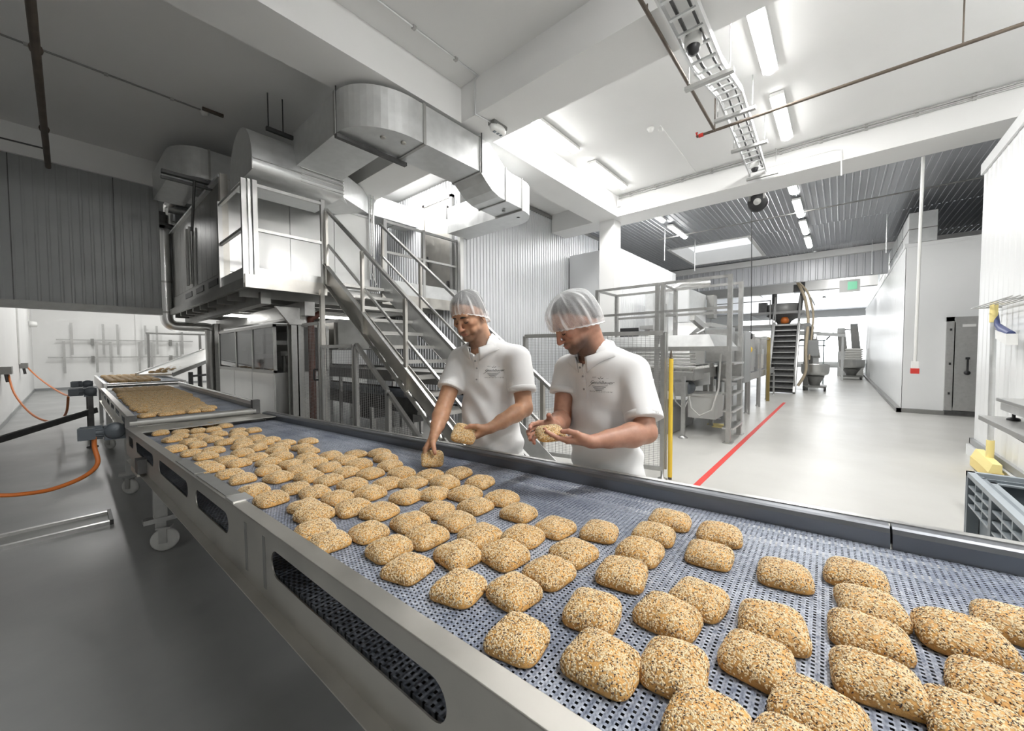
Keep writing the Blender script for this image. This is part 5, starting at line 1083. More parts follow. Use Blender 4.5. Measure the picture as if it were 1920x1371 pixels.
# steel table with the scale
tb = thing('steel_table', (4.1, -1.2, 0), 'narrow stainless steel wall table at the right edge carrying a scale', 'table')
MB().box(2.9, 5.18, -1.46, -.93, .94, .98).build('table_top', 'steel_dull', tb, bevel=.004)
for x in (3.0, 5.0): MB().bar((x, -1.47, .55), (x, -1.0, .93), .035, .035).bar((x, -1.475, .4), (x, -1.475, .94), .035, .03, up=(1, 0, 0)).build('wall_bracket', 'steel_dull', tb)
sc = thing('bench_scale', (4.66, -1.2, .98), 'grey bench scale with round adjustable feet on the steel table', 'scale')
MB().box(4.26, 5.04, -1.40, -1.02, 1.05, 1.12).build('platform', 'galv', sc, bevel=.006)
MB().box(4.24, 5.06, -1.42, -1.00, 1.12, 1.15).build('pan', 'steel', sc, bevel=.004)
for x in (4.36, 4.94):
    for y in (-1.07, -1.34): MB().lathe([(.035, .981), (.038, .990), (.03, 1.0), (.010, 1.005), (.010, 1.05)], (x, y, 0), 18).build('foot', 'black_plastic', sc)
wk = thing('wire_shelf', (7.0, -1.4, 2.09), 'small wire shelf on the right wall with cleaning tools hanging from it', 'shelf')
mb = MB()
for k in range(5): mb.nx().tube([(6.2, -1.50 + k * .05, 2.09), (7.75, -1.50 + k * .05, 2.09)], .008, 6)
for x in (6.4, 7.6): mb.nx().tube([(x, -1.52, 2.08), (x, -1.28, 2.08)], .008, 6)
mb.build('wire', 'steel_dull', wk)
br = thing('broom', (7.3, -1.4, .1), 'long handled yellow broom leaning against the right wall', 'broom')
MB().tube([(7.30, -1.40, 2.0), (7.28, -1.41, .35)], .026, 12).build('handle', 'galv', br)
MB().nx().tube([(7.30, -1.40, 2.13), (7.30, -1.40, 1.88)], .034, 12).nx().tube([(7.28, -1.41, .45), (7.28, -1.41, .22)], .034, 12).build('grip', 'pale_yellow', br)
MB().hexa([(6.85, -1.42, .14), (7.80, -1.45, .14), (7.80, -1.35, .14), (6.85, -1.32, .14)], [(6.85, -1.42, .24), (7.80, -1.46, .24), (7.80, -1.39, .24), (6.85, -1.35, .24)]).build('head', 'pale_yellow', br)
MB().box(6.87, 7.78, -1.44, -1.34, .02, .14).build('bristles', 'bristle_yellow', br)
bs = thing('hand_brush', (6.9, -1.42, 1.7), 'blue and white hand brush hanging beside the broom handle', 'brush')
MB().tube([(7.32, -1.42, 2.0), (7.25, -1.42, 1.85), (7.05, -1.42, 1.78), (6.75, -1.42, 1.72)], [.02, .025, .04, .035], 12).build('back', 'blue_dark', bs); MB().hexa([(6.7, -1.46, 1.60), (7.1, -1.46, 1.68), (7.1, -1.38, 1.68), (6.7, -1.38, 1.60)], [(6.72, -1.46, 1.72), (7.12, -1.46, 1.78), (7.12, -1.38, 1.78), (6.72, -1.38, 1.72)]).build('bristles', 'white_plastic', bs)
# grey pallet box
pbx = thing('plastic_crate', (3.2, -1.05, 0), 'large ribbed grey plastic crate on the floor at the lower right edge', 'crate')
x0, x1, y0, y1, zt = 2.45, 3.86, -1.42, -.65, .75
MB().box(x0 + .03, x1 - .03, y0 + .03, y0 + .05, .12, zt - .02).box(x0 + .03, x1 - .03, y1 - .07, y1 - .05, .12, zt - .02).box(x0 + .03, x0 + .05, y0 + .03, y1 - .05, .12, zt - .02).box(x1 - .09, x1 - .07, y0 + .03, y1 - .05, .12, zt - .02).box(x0 + .03, x1 - .03, y0 + .03, y1 - .05, .12, .15).build('shell', 'grey_plastic', pbx)
MB().box(x0, x1, y1 - .035, y1, zt - .03, zt).box(x0, x1, y0, y0 + .035, zt - .03, zt).box(x0, x0 + .035, y0, y1, zt - .03, zt).box(x1 - .035, x1, y0, y1, zt - .03, zt).box(x0 + .02, x1 - .02, y1 - .11, y1 - .035, zt - .045, zt - .035).box(x1 - .12, x1 - .035, y0 + .03, y1 - .04, zt - .045, zt - .035).build('rim', 'crate_rim', pbx)
mb = MB()
for (a, b) in ((x1 - .50, x1 - .04), (x1 - 1.02, x1 - .56)):
    for z in (zt - .09, zt - .15, zt - .21): mb.nx().box(a, b, y1 - .07, y1 - .005, z - .006, z + .006)
    for k in (1, 2): x = a + (b - a) * k / 3; mb.nx().box(x - .006, x + .006, y1 - .07, y1 - .008, zt - .21, zt - .03)
mb.build('rib', 'crate_rim', pbx)
mb = MB()
for x in (x1 - .53, x1 - .02, x1 - 1.05): mb.nx().box(x - .03, x + .02, y1 - .07, y1 - .001, .02, zt - .03)
mb.nx().box(x1 - .02, x1 - .001, y0, y1, .02, zt - .03); mb.nx().box(x0, x1, y1 - .08, y1 - .02, .0, .12)
mb.build('side_rib', 'grey_plastic', pbx)

# ================================================================ PEOPLE
# bodies are modelled as smooth blended volumes (numpy distance fields) and meshed as one continuous skin
def V3(*a): return np.array(a[0] if len(a) == 1 else a, float)
def nrm(v): v = V3(v); return v / np.linalg.norm(v)
class Field:
    def __init__(s): s.p = []
    def cone(s, a, b, ra, rb, k=.02, op='u'):
        a, b = V3(a), V3(b); m = max(ra, rb); s.p.append(('c', a, b, ra, rb, k, op, np.minimum(a, b) - m, np.maximum(a, b) + m)); return s
    def ell(s, c, r, R=None, k=.02, op='u'):
        c = V3(c); r = V3(r); R = np.eye(3) if R is None else np.array(R, float); e = np.abs(R.T) @ r; s.p.append(('e', c, r, R, None, k, op, c - e, c + e)); return s
    def sleeve(s, a, b, ra, rb, k): s.cone(a, b, ra, rb, k); q = s.p[-1]; s.p[-1] = ('k',) + q[1:]; return s
    def d(s, q, P):
        if q[0] == 'k': return np.maximum(s.d(('c',) + q[1:], P), (P - q[2]) @ nrm(q[2] - q[1]))
        if q[0] == 'c':
            _, a, b, ra, rb = q[:5]; ba = b - a; h = np.clip(((P - a) @ ba) / (ba @ ba + 1e-12), 0, 1)
            return np.linalg.norm(P - a - h[..., None] * ba, axis=-1) - (ra + (rb - ra) * h)
        _, c, r, R, _ = q[:5]; L = (P - c) @ R.T; k0 = np.linalg.norm(L / r, axis=-1); k1 = np.linalg.norm(L / (r * r), axis=-1) + 1e-9
        return k0 * (k0 - 1) / k1
    def comb(s, F_, D, k, op):
        if op == 's': D = -D; h = np.clip(.5 - .5 * (F_ - D) / k, 0, 1); return F_ + (D - F_) * h + k * h * (1 - h)
        h = np.clip(.5 + .5 * (F_ - D) / k, 0, 1); return F_ + (D - F_) * h - k * h * (1 - h)
    def at(s, P):
        P = np.asarray(P, float); F_ = np.full(P.shape[:-1], 1.0)
        for q in s.p: F_ = s.comb(F_, s.d(q, P), q[5], q[6])
        return F_
    def grid(s, lo, hi, h):
        n = np.ceil((hi - lo) / h).astype(int) + 1; F_ = np.full(n, .2, np.float32); ax = [lo[i] + h * np.arange(n[i]) for i in range(3)]
        for q in s.p:
            pad = .035; i0 = np.clip(np.floor((q[7] - pad - lo) / h).astype(int), 0, n); i1 = np.clip(np.ceil((q[8] + pad - lo) / h).astype(int) + 1, 0, n)
            if (i1 <= i0).any(): continue
            sl = tuple(slice(i0[j], i1[j]) for j in range(3)); G = np.stack(np.meshgrid(*[ax[j][sl[j]] for j in range(3)], indexing='ij'), -1)
            F_[sl] = s.comb(F_[sl], s.d(q, G), q[5], q[6])
        return F_, n
def surface(F_, lo, h):
    n = np.array(F_.shape); s = F_ < 0; c = np.zeros(n - 1, np.int8)
    for dx in (0, 1):
        for dy in (0, 1):
            for dz in (0, 1): c += s[dx:n[0] - 1 + dx, dy:n[1] - 1 + dy, dz:n[2] - 1 + dz]
    m = (c > 0) & (c < 8); I = np.argwhere(m); idx = -np.ones(n - 1, np.int64); idx[m] = np.arange(len(I))
    acc = np.zeros((len(I), 3)); ct = np.zeros(len(I))
    cor = [(a, b, d) for a in (0, 1) for b in (0, 1) for d in (0, 1)]
    for a in cor:
        for ax in range(3):
            if a[ax]: continue
            b = list(a); b[ax] = 1; fa = F_[I[:, 0] + a[0], I[:, 1] + a[1], I[:, 2] + a[2]]; fb = F_[I[:, 0] + b[0], I[:, 1] + b[1], I[:, 2] + b[2]]
            k = (fa < 0) != (fb < 0); t = np.where(k, fa / (fa - fb + 1e-12), 0); p = np.zeros((len(I), 3)) + a; p[:, ax] = t; acc[k] += p[k]; ct[k] += 1
    V = lo + h * (I + acc / ct[:, None]); Q = []
    for ax in range(3):
        o1, o2 = (ax + 1) % 3, (ax + 2) % 3; sl = [slice(1, -1)] * 3; sl[ax] = slice(0, -1); s0 = s[tuple(sl)]; sl2 = list(sl); sl2[ax] = slice(1, None); s1 = s[tuple(sl2)]
        E_ = np.argwhere(s0 != s1)
        if not len(E_): continue
        off = np.ones(3, int); off[ax] = 0; E_ = E_ + off; f = s[E_[:, 0], E_[:, 1], E_[:, 2]]; q = []
        for (u, v) in ((-1, -1), (0, -1), (0, 0), (-1, 0)):
            p = E_.copy(); p[:, o1] += u; p[:, o2] += v; q.append(idx[p[:, 0], p[:, 1], p[:, 2]])
        q = np.stack(q, 1); q[~f] = q[~f][:, ::-1]; Q.append(q)
    return V, np.concatenate(Q)
def mesh_field(fd, boxes, cut=None):
    """boxes: list of (lo, hi, voxel), the first the coarse one, the rest finer regions inside it"""
    Vs, Qs, n0 = [], [], 0
    for bi, (lo, hi, h) in enumerate(boxes):
        lo, hi = V3(lo), V3(hi); F_, _ = fd.grid(lo, hi, h)
        if cut is not None:
            ax = [lo[i] + h * np.arange(F_.shape[i]) for i in range(3)]; G = np.stack(np.meshgrid(*ax, indexing='ij'), -1); F_ = np.maximum(F_, cut(G))
        V, Q = surface(F_, lo, h); c = V[Q].mean(1)
        if bi == 0:
            k = np.ones(len(Q), bool)
            for l2, h2, _ in boxes[1:]: k &= ~(((c > V3(l2) + .012) & (c < V3(h2) - .012)).all(1))
        else: k = ((c > lo + .009) & (c < hi - .009)).all(1)
        Q = Q[k]; Vs.append(V); Qs.append(Q + n0); n0 += len(V)
    V = np.concatenate(Vs); Q = np.concatenate(Qs); u, inv = np.unique(Q, return_inverse=True); return V[u], inv.reshape(Q.shape)
def np_obj(name, V, Q, mats, parent, color=None, smooth=1):
    org = np.array(ORG[parent]); W = V.copy()
    for _ in range(smooth):
        A = np.zeros_like(W); N = np.zeros(len(W))
        for a, b in ((0, 1), (1, 2), (2, 3), (3, 0)):
            np.add.at(A, Q[:, a], W[Q[:, b]]); np.add.at(A, Q[:, b], W[Q[:, a]]); np.add.at(N, Q[:, a], 1); np.add.at(N, Q[:, b], 1)
        W = W * .5 + .5 * A / np.maximum(N, 1)[:, None]
    me = bpy.data.meshes.new(name); me.from_pydata((W - org).tolist(), [], Q.tolist()); me.polygons.foreach_set('use_smooth', [True] * len(Q))
    for m in mats: me.materials.append(MATS[m])
    if color is not None:
        at = me.color_attributes.new('pigment', 'FLOAT_COLOR', 'POINT'); at.data.foreach_set('color', np.c_[color, np.ones(len(W))].ravel())
    me.update(); o = bpy.data.objects.new(name, me); COL.objects.link(o); o.parent = bpy.data.objects[parent]; ORG[o.name] = Vector(org); return o.name
def skin_mat():
    m = bpy.data.materials.new('skin'); m.use_nodes = True; N = m.node_tree.nodes; L = m.node_tree.links; b = N['Principled BSDF']
    at = N.new('ShaderNodeAttribute'); at.attribute_name = 'pigment'; tc = N.new('ShaderNodeTexCoord'); nz = N.new('ShaderNodeTexNoise'); nz.inputs['Scale'].default_value = 45; nz.inputs['Detail'].default_value = 6
    L.new(tc.outputs['Object'], nz.inputs[0]); mx = N.new('ShaderNodeMix'); mx.data_type = 'RGBA'; mx.blend_type = 'MULTIPLY'; mx.inputs[0].default_value = .35
    rp = N.new('ShaderNodeValToRGB'); rp.color_ramp.elements[0].color = (.6, .5, .48, 1); rp.color_ramp.elements[1].color = (1, 1, 1, 1); rp.color_ramp.elements[0].position = .3; rp.color_ramp.elements[1].position = .62
    L.new(nz.outputs[0], rp.inputs[0]); L.new(at.outputs['Color'], mx.inputs[6]); L.new(rp.outputs[0], mx.inputs[7]); L.new(mx.outputs[2], b.inputs['Base Color'])
    b.inputs['Roughness'].default_value = .48; b.inputs['Subsurface Weight'].default_value = .12; b.inputs['Subsurface Radius'].default_value = (.012, .004, .002); b.inputs['Subsurface Scale'].default_value = .6
    n2 = N.new('ShaderNodeTexNoise'); n2.inputs['Scale'].default_value = 320; L.new(tc.outputs['Object'], n2.inputs[0]); bp = N.new('ShaderNodeBump'); bp.inputs['Strength'].default_value = .15; bp.inputs['Distance'].default_value = .002
    L.new(n2.outputs[0], bp.inputs['Height']); L.new(bp.outputs[0], b.inputs['Normal']); MATS['skin'] = m
skin_mat()
mat('hair', (0.018, 0.014, 0.012), 0.55, bump=.6, bscale=220)
mat('button', (0.35, 0.35, 0.36), 0.4)
def net_mat():
    m = bpy.data.materials.new('hair_net'); m.use_nodes = True; N = m.node_tree.nodes; L = m.node_tree.links; out = N['Material Output']; b = N['Principled BSDF']
    b.inputs['Base Color'].default_value = (.92, .93, .94, 1); b.inputs['Roughness'].default_value = .6
    at = N.new('ShaderNodeAttribute'); at.attribute_name = 'pigment'; tc = N.new('ShaderNodeTexCoord'); nz = N.new('ShaderNodeTexNoise'); nz.inputs['Scale'].default_value = 260; nz.inputs['Detail'].default_value = 2
    L.new(tc.outputs['Object'], nz.inputs[0]); sp = N.new('ShaderNodeSeparateColor'); L.new(at.outputs['Color'], sp.inputs[0])
    a = math_node(N, L, 'MULTIPLY_ADD', nz.outputs[0], .34, -.06); a = math_node(N, L, 'ADD', a, sp.outputs[0])
    tr = N.new('ShaderNodeBsdfTransparent'); tl = N.new('ShaderNodeBsdfTranslucent'); tl.inputs[0].default_value = (.9, .91, .92, 1); m1 = N.new('ShaderNodeMixShader'); m1.inputs[0].default_value = .35
    L.new(b.outputs[0], m1.inputs[1]); L.new(tl.outputs[0], m1.inputs[2]); ms = N.new('ShaderNodeMixShader'); L.new(a, ms.inputs[0]); L.new(tr.outputs[0], ms.inputs[1]); L.new(m1.outputs[0], ms.inputs[2]); L.new(ms.outputs[0], out.inputs[0]); MATS['hair_net'] = m
net_mat()
def hand_prims(fd, wr, d, n, right, S, curl, tcurl, thumb_out=.75, spread=.05, th=None):
    """wrist, direction of the fingers, palm normal; five separate fingers closing towards the palm side"""
    d = nrm(d); n = nrm(V3(n) - d * (V3(n) @ d)); t = np.cross(d, n) if right else np.cross(n, d); wr = V3(wr); tips = []
    kn = [wr + d * L_ * S + t * o * S - n * b * S for L_, o, b in ((.092, .030, .002), (.096, .009, .005), (.090, -.012, .003), (.082, -.031, -.003))]
    for i, k_ in enumerate(kn): fd.cone(wr + d * .012 * S + t * (.016 - .011 * i) * S, k_, .0165 * S, .0118 * S, .014)
    fd.ell(wr + d * .05 * S + n * .006 * S, (.046 * S, .038 * S, .0155 * S), [d, t, n], .012)
    fd.ell(wr + d * .035 * S + t * .026 * S + n * .012 * S, (.032 * S, .016 * S, .016 * S), [nrm(d + t * .35), nrm(t - d * .35), n], .012)
    for i, k_ in enumerate(kn):
        L_ = [(.043, .027, .022), (.048, .030, .023), (.044, .028, .023), (.034, .022, .020)][i]; r = [.0098, .0100, .0096, .0086][i]; p = k_; ang = 0; dd = nrm(d + t * (spread * (1.5 - i)))
        for j in range(3):
            ang += curl[i][j]; v = dd * math.cos(ang) + n * math.sin(ang); q = p + v * L_[j] * S
            fd.cone(p, q, r * (1 - .09 * j) * S, r * (1 - .09 * (j + 1)) * S, .0035 if j == 0 else .005); fd.ell(p - n * .001, V3(1, 1, 1) * r * 1.08 * (1 - .08 * j) * S, None, .003); p = q
        tips.append((p, v, nrm(n * math.cos(ang) - dd * math.sin(ang))))
    p = wr + d * .028 * S + t * .030 * S + n * .006 * S; b = nrm(d * .66 + t * thumb_out + n * .25)
    if th: b = nrm(d * th[0][0] + t * th[0][1] + n * th[0][2])
    q = p + b * .040 * S; fd.cone(p, q, .0155 * S, .0125 * S, .012)
    v = nrm(b * math.cos(tcurl[0]) + nrm(n * .8 + d * .45) * math.sin(tcurl[0]))
    if th: v = nrm(d * th[1][0] + t * th[1][1] + n * th[1][2])
    q2 = q + v * .032 * S; fd.cone(q, q2, .0122 * S, .0108 * S, .005)
    v2 = nrm(v * math.cos(tcurl[1]) + nrm(n * .7 + d * .7) * math.sin(tcurl[1]))
    if th: v2 = nrm(d * th[2][0] + t * th[2][1] + n * th[2][2])
    q3 = q2 + v2 * .026 * S; fd.cone(q2, q3, .0112 * S, .0085 * S, .004); tips.append((q3, v2, -nrm(np.cross(v2, np.cross(n, v2)))))
    return tips
def person(name, P, label):
    S = P['S']; root = thing(name, (P['hip'][0], P['hip'][1], 0), label, 'person'); n = nrm(P['face']); U = V3(0, 0, 1); l = np.cross(U, n)
    hip, belly, chest, neck, shR, shL = (V3(P[k]) for k in ('hip', 'belly', 'chest', 'neck', 'shR', 'shL')); H = V3(P['head'])
    yf = nrm(P['hface']); pt = P['pitch']; hf = nrm(yf * math.cos(pt) - U * math.sin(pt)); hs = np.cross(U, yf); hu = np.cross(hf, hs)
    rl = P.get('roll', 0); hs, hu = hs * math.cos(rl) + hu * math.sin(rl), hu * math.cos(rl) - hs * math.sin(rl)
    def h_(f, s_, u): return H + (hf * f + hs * s_ + hu * u) * S
    HR = [hf, hs, hu]; TR = [n, l, U]
    # ---- body: head, neck, arms, hands, torso and legs in one field
    B = Field()
    B.ell(h_(-.012, 0, .038), V3(.100, .077, .083) * S, HR, .02).ell(h_(.008, 0, .01), V3(.088, .070, .085) * S, HR, .02)
    B.ell(h_(.030, 0, -.050), V3(.060, .057, .066) * S, HR, .025).cone(h_(.035, .045, -.078), h_(.078, .012, -.108), .016 * S, .015 * S, .022).cone(h_(.035, -.045, -.078), h_(.078, -.012, -.108), .016 * S, .015 * S, .022)
    B.ell(h_(.080, 0, -.106), V3(.018, .020, .016) * S, HR, .014)
    B.ell(h_(.084, 0, .024), V3(.014, .050, .012) * S, HR, .014)
    for s_ in (-1, 1):
        B.ell(h_(.058, .044 * s_, -.022), V3(.030, .020, .020) * S, HR, .018); B.ell(h_(.098, .031 * s_, .000), V3(.015, .020, .012) * S, HR, .010, 's')
        B.ell(h_(.079, .031 * s_, -.003), V3(.0135, .0150, .0118) * S, HR, .003)
        B.ell(h_(-.006, .078 * s_, -.020), V3(.018, .008, .031) * S, [nrm(hf * .94 + hs * .3 * s_), nrm(hs * s_ - hf * .3 * s_ * s_), hu], .006); B.ell(h_(.001, .085 * s_, -.018), V3(.009, .005, .017) * S, HR, .004, 's')
        B.ell(h_(.104, .011 * s_, -.043), V3(.010, .008, .007) * S, HR, .006)
        B.ell(h_(.066, .040 * s_, -.068), V3(.018, .014, .020) * S, HR, .016)
    B.cone(h_(.093, 0, .012), h_(.118, 0, -.038), .0075 * S, .0105 * S, .010).ell(h_(.114, 0, -.042), V3(.011, .010, .008) * S, HR, .006)
    B.ell(h_(.088, 0, -.072), V3(.016, .026, .020) * S, HR, .014)
    B.ell(h_(.1005, 0, -.0665), V3(.007, .021, .0048) * S, HR, .003).ell(h_(.1000, 0, -.0775), V3(.007, .018, .0055) * S, HR, .003).cone(h_(.108, .02, -.0722), h_(.108, -.02, -.0722), .0018 * S, .0018 * S, .003, 's')
    B.cone(h_(-.035, 0, -.055), neck - U * .03, .058 * S, .063 * S, .03).cone(h_(.0, 0, -.075), neck + n * .03 - U * .02, .040 * S, .048 * S, .03)
    B.cone(neck - U * .045, shR + (neck - shR) * .25, .045 * S, .055 * S, .04).cone(neck - U * .045, shL + (neck - shL) * .25, .045 * S, .055 * S, .04)
    B.ell(chest, V3(.105, .155, .17) * S, TR, .05).ell(belly, V3(.115, .145, .17) * S, TR, .05).ell(hip, V3(.115, .155, .13) * S, TR, .05)
    tips = []
    for sd, right in (('R', True), ('L', False)):
        sh, el, wr = V3(P['sh' + sd]), V3(P['el' + sd]), V3(P['wr' + sd]); B.cone(sh, el, .056 * S, .044 * S, .02)
        mid = el + (wr - el) * .28; B.cone(el, mid, .043 * S, .047 * S * P['arm'], .015).cone(mid, el + (wr - el) * .7, .047 * S * P['arm'], .036 * S, .015).cone(el + (wr - el) * .7, wr, .036 * S, .0265 * S, .015)
        w2 = wr; hd, hn = P['hd' + sd], P['hn' + sd]; B.ell(wr, (.030 * S, .030 * S, .021 * S), [nrm(hd), nrm(np.cross(hd, hn)), nrm(np.cross(np.cross(hd, hn), hd))], .015)
        tips += hand_prims(B, wr, hd, hn, right, S, P['curl' + sd], P['tc' + sd], P.get('to' + sd, .75), th=P.get('th' + sd))
    feet = []
    for s_ in (-1, 1):
        hj = hip + l * .09 * s_ * S - U * .05; kn = V3(hj[0], hj[1], .50 * S) + n * .02; an = V3(hj[0], hj[1], .09) - n * .02; feet.append(an)
        B.cone(hj, kn, .082 * S, .058 * S, .03).cone(kn, an, .056 * S, .038 * S, .02).cone(an - U * .035, an + n * .15 - U * .05, .040 * S, .032 * S, .02)
    pts = np.array([p for k in ('shR', 'shL', 'elR', 'elL', 'wrR', 'wrL') for p in (V3(P[k]),)] + [t_[0] for t_ in tips] + [H]); lo = np.minimum(pts.min(0), hip - .2) - .16; hi = np.maximum(pts.max(0), hip + .2) + .16; lo[2] = -.01
    bx = [(lo, hi, .0075), (H - .165 * S, H + V3(.165, .165, .15) * S, .0028)]
    for sd, a in (('R', 0), ('L', 5)):
        q = np.array([t_[0] for t_ in tips[a:a + 5]] + [V3(P['wr' + sd])]); bx.append((q.min(0) - .032, q.max(0) + .032, .0021))
    V, Q = mesh_field(B, bx); L_ = ((V - H) @ np.array(HR).T) / S
    sk = V3(P['skin']); col = np.tile(sk, (len(V), 1)); sm = lambda x, a, b: np.clip((x - a) / (b - a), 0, 1) ** 2 * (3 - 2 * np.clip((x - a) / (b - a), 0, 1))
    inh = (np.linalg.norm(L_, axis=1) < .19); bd = sm(-L_[:, 2], .052, .085) * sm(L_[:, 0], -.02, .03) * inh * (1 - np.exp(-((L_[:, 2] + .072) / .009) ** 2 - (L_[:, 1] / .024) ** 2) * (L_[:, 0] > .09))
    up = np.exp(-((L_[:, 2] + .057) / .006) ** 2 - (L_[:, 1] / .03) ** 2) * (L_[:, 0] > .08) * (L_[:, 0] < .112); bd = np.clip(bd + up * .9, 0, 1) * P['stubble']
    col = col * (1 - bd[:, None]) + V3(.085, .06, .048) * bd[:, None]
    lp = np.exp(-((L_[:, 2] + .072) / .007) ** 4 - (L_[:, 1] / .021) ** 4) * (L_[:, 0] > .092) * inh; col = col * (1 - .7 * lp[:, None]) + V3(.36, .12, .10) * .7 * lp[:, None]
    ns = np.exp(-((L_[:, 2] + .035) / .016) ** 2) * np.exp(-(L_[:, 1] / .02) ** 2) * (L_[:, 0] > .09) * inh + .6 * np.exp(-((L_[:, 2] + .025) / .018) ** 2 - ((abs(L_[:, 1]) - .045) / .02) ** 2) * (L_[:, 0] > .04) * inh; col *= 1 - np.outer(ns, V3(0, .16, .14))
    rd = np.zeros(len(V))
    for t_ in tips: rd = np.maximum(rd, np.exp(-(np.linalg.norm(V - t_[0], axis=1) / .03) ** 2))
    col *= 1 - np.outer(rd, V3(0, .12, .1)); np_obj('body', V, Q, ['skin'], root, col, 1)
    bn = bpy.data.objects[root].children[-1].name if bpy.data.objects[root].children else None
    # nails
    mb = MB()
    for (p, v, bk) in tips:
        v = nrm(v); bk = nrm(V3(bk) - v * (V3(bk) @ v)); w_ = np.cross(v, bk); c = p - bk * .0066 * S
        mb.nx().loft([[tuple(c - v * .006 * k_ + w_ * .0048 * S * math.cos(a) * k_ + v * .0068 * S * math.sin(a) * k_ - bk * h) for a in [2 * PI * j / 12 for j in range(12)]] for k_, h in ((1, 0), (.8, .0012))])
    mb.build('fingernail', 'nail', root)
    # ---- eyebrows, lashes
    for s_ in (-1, 1):
        q = [h_(.0985 - .020 * t * t, (.013 + .036 * t) * s_, .021 + .006 * t - .010 * t * t) for t in (0, .25, .5, .75, 1)]
        MB().tube([tuple(x) for x in q], [.0034 * S, .0052 * S, .0050 * S, .0040 * S, .0014 * S], 8).build('eyebrow', 'hair', root)
        q = [h_(.0930 - .010 * (t - .4) ** 2 * 6 * .5, (.018 + .026 * t) * s_, -.0085 - .004 * math.sin(PI * t)) for t in (0, .25, .5, .75, 1)]
        MB().tube([tuple(x) for x in q], [.0012, .0022, .0025, .0022, .0012], 6).build('eyelashes', 'hair', root)
    # ---- hair
    hb = Field().ell(h_(-.014, 0, .040), V3(.104, .081, .087) * S, HR, .02).ell(h_(-.04, 0, -.012), V3(.070, .073, .062) * S, HR, .02)
    def hcut(G):
        Lc = ((G - H) @ np.array(HR).T) / S; return np.maximum((Lc[..., 0] * .62 - Lc[..., 2] * .78 + .022 - .004 * np.sin(Lc[..., 1] * 260)) * S * .9, -9)
    V, Q = mesh_field(hb, [(H - .17 * S, H + .17 * S, .0045)], hcut); np_obj('hair', V, Q, ['hair'], root, None, 2)
    # ---- hair net: thin gathered shell
    nt = P['net']; NR, NC = 160, 34; vs = []; al = []
    rim = lambda a: (lambda c: nt['rim_f'] * (1 + c) / 2 + nt['rim_b'] * (1 - c) / 2)(math.cos(a))
    rr_ = np.random.RandomState(P['seed']); ph = rr_.rand(6) * 6.28
    for i in range(NC + 1):
        t = i / NC
        for j in range(NR):
            a = 2 * PI * j / NR; ca, sa = math.cos(a), math.sin(a); zr = rim(a); th = t * PI * .5 * nt['wrap']
            bulge = math.sin(th); zz = nt['c'][2] + nt['r'][2] * math.cos(th); e = sm_(t)
            zz = zz * (1 - e) + (zr) * e; k = bulge * (1 - e * nt['gather'])
            fold = (math.sin(a * 17 + ph[0] + 2 * math.sin(a * 3)) * .5 + math.sin(a * 29 + ph[1] + 3 * math.sin(a * 2 + ph[2]) + t * 3) * .35 + math.sin(a * 7 + t * 6 + ph[3]) * .5)
            k *= 1 + .024 * fold * t ** 1.2 * nt['fold']
            vs.append(h_(nt['c'][0] + nt['r'][0] * k * ca, nt['r'][1] * k * sa, zz + .002 * math.sin(a * 23 + ph[4]) * (i == NC)))
            al.append(.20 + .62 * max(0, fold - .45) * (.3 + t) * nt['fold'] + (.55 if i >= NC - 1 else 0) + .10 * max(0, math.sin(a * 5 + t * 9 + ph[5])) + .06 * (1 - t))
    Q = np.array([(i * NR + j, i * NR + (j + 1) % NR, (i + 1) * NR + (j + 1) % NR, (i + 1) * NR + j) for i in range(NC) for j in range(NR)]); A_ = np.array(al)
    np_obj('hair_net', np.array(vs), Q, ['hair_net'], root, np.stack([A_, A_, A_], 1), 0)
    MB().tube([tuple(vs[NC * NR + j] ) for j in range(0, NR, 2)], .0028, 6, closed=True).build('elastic_band', 'net_band', root)
    # ---- trousers, shoes
    T = Field().ell(hip - U * .03, V3(.128, .168, .14) * S, TR, .04)
    for s_, an in zip((-1, 1), feet):
        hj = hip + l * .09 * s_ * S - U * .05; kn = V3(hj[0], hj[1], .50 * S) + n * .02; T.cone(hj, kn, .098 * S, .078 * S, .02).cone(kn, an, .075 * S, .072 * S, .02)
    V, Q = mesh_field(T, [(V3(hip[0] - .35, hip[1] - .35, .05), V3(hip[0] + .35, hip[1] + .35, hip[2] + .14), .010)], lambda G: .08 - G[..., 2]); np_obj('trousers', V, Q, ['trousers'], root, None, 1)
    for an in feet:
        Sh = Field().cone(an - n * .03 - U * .03, an + n * .17 - U * .045, .050 * S, .046 * S, .02); V, Q = mesh_field(Sh, [(an - .3, an + .3, .008)], lambda G: .002 - G[..., 2]); np_obj('shoe', V, Q, ['shoe'], root, None, 1)
    # ---- polo shirt
    C = Field(); C.ell(chest + n * .005, V3(.128, .178, .20) * S * P['bulk'], TR, .05).ell(chest + U * .09 * S, V3(.105, .17, .10) * S, TR, .05)
    C.ell(belly + n * P['gut'], V3(.142, .188, .22) * S * P['bulk'], TR, .06).ell(hip - U * .0, V3(.145, .190, .20) * S * P['bulk'], TR, .06)
    C.cone(neck - U * .022, shR + (neck - shR) * .12, .062 * S, .064 * S, .05).cone(neck - U * .022, shL + (neck - shL) * .12, .062 * S, .064 * S, .05).cone(neck - U * .06, neck + U * .0, .09 * S, .072 * S, .03)
    cuts = []
    for sd in ('R', 'L'):
        sh, el = V3(P['sh' + sd]), V3(P['el' + sd]); ax = nrm(el - sh); end = sh + (el - sh) * P['slv' + sd]; C.sleeve(sh, end, .070 * S, .074 * S * P.get('slw', 1), .03); cuts.append((end, ax, sh))
    hemz = P['hem']
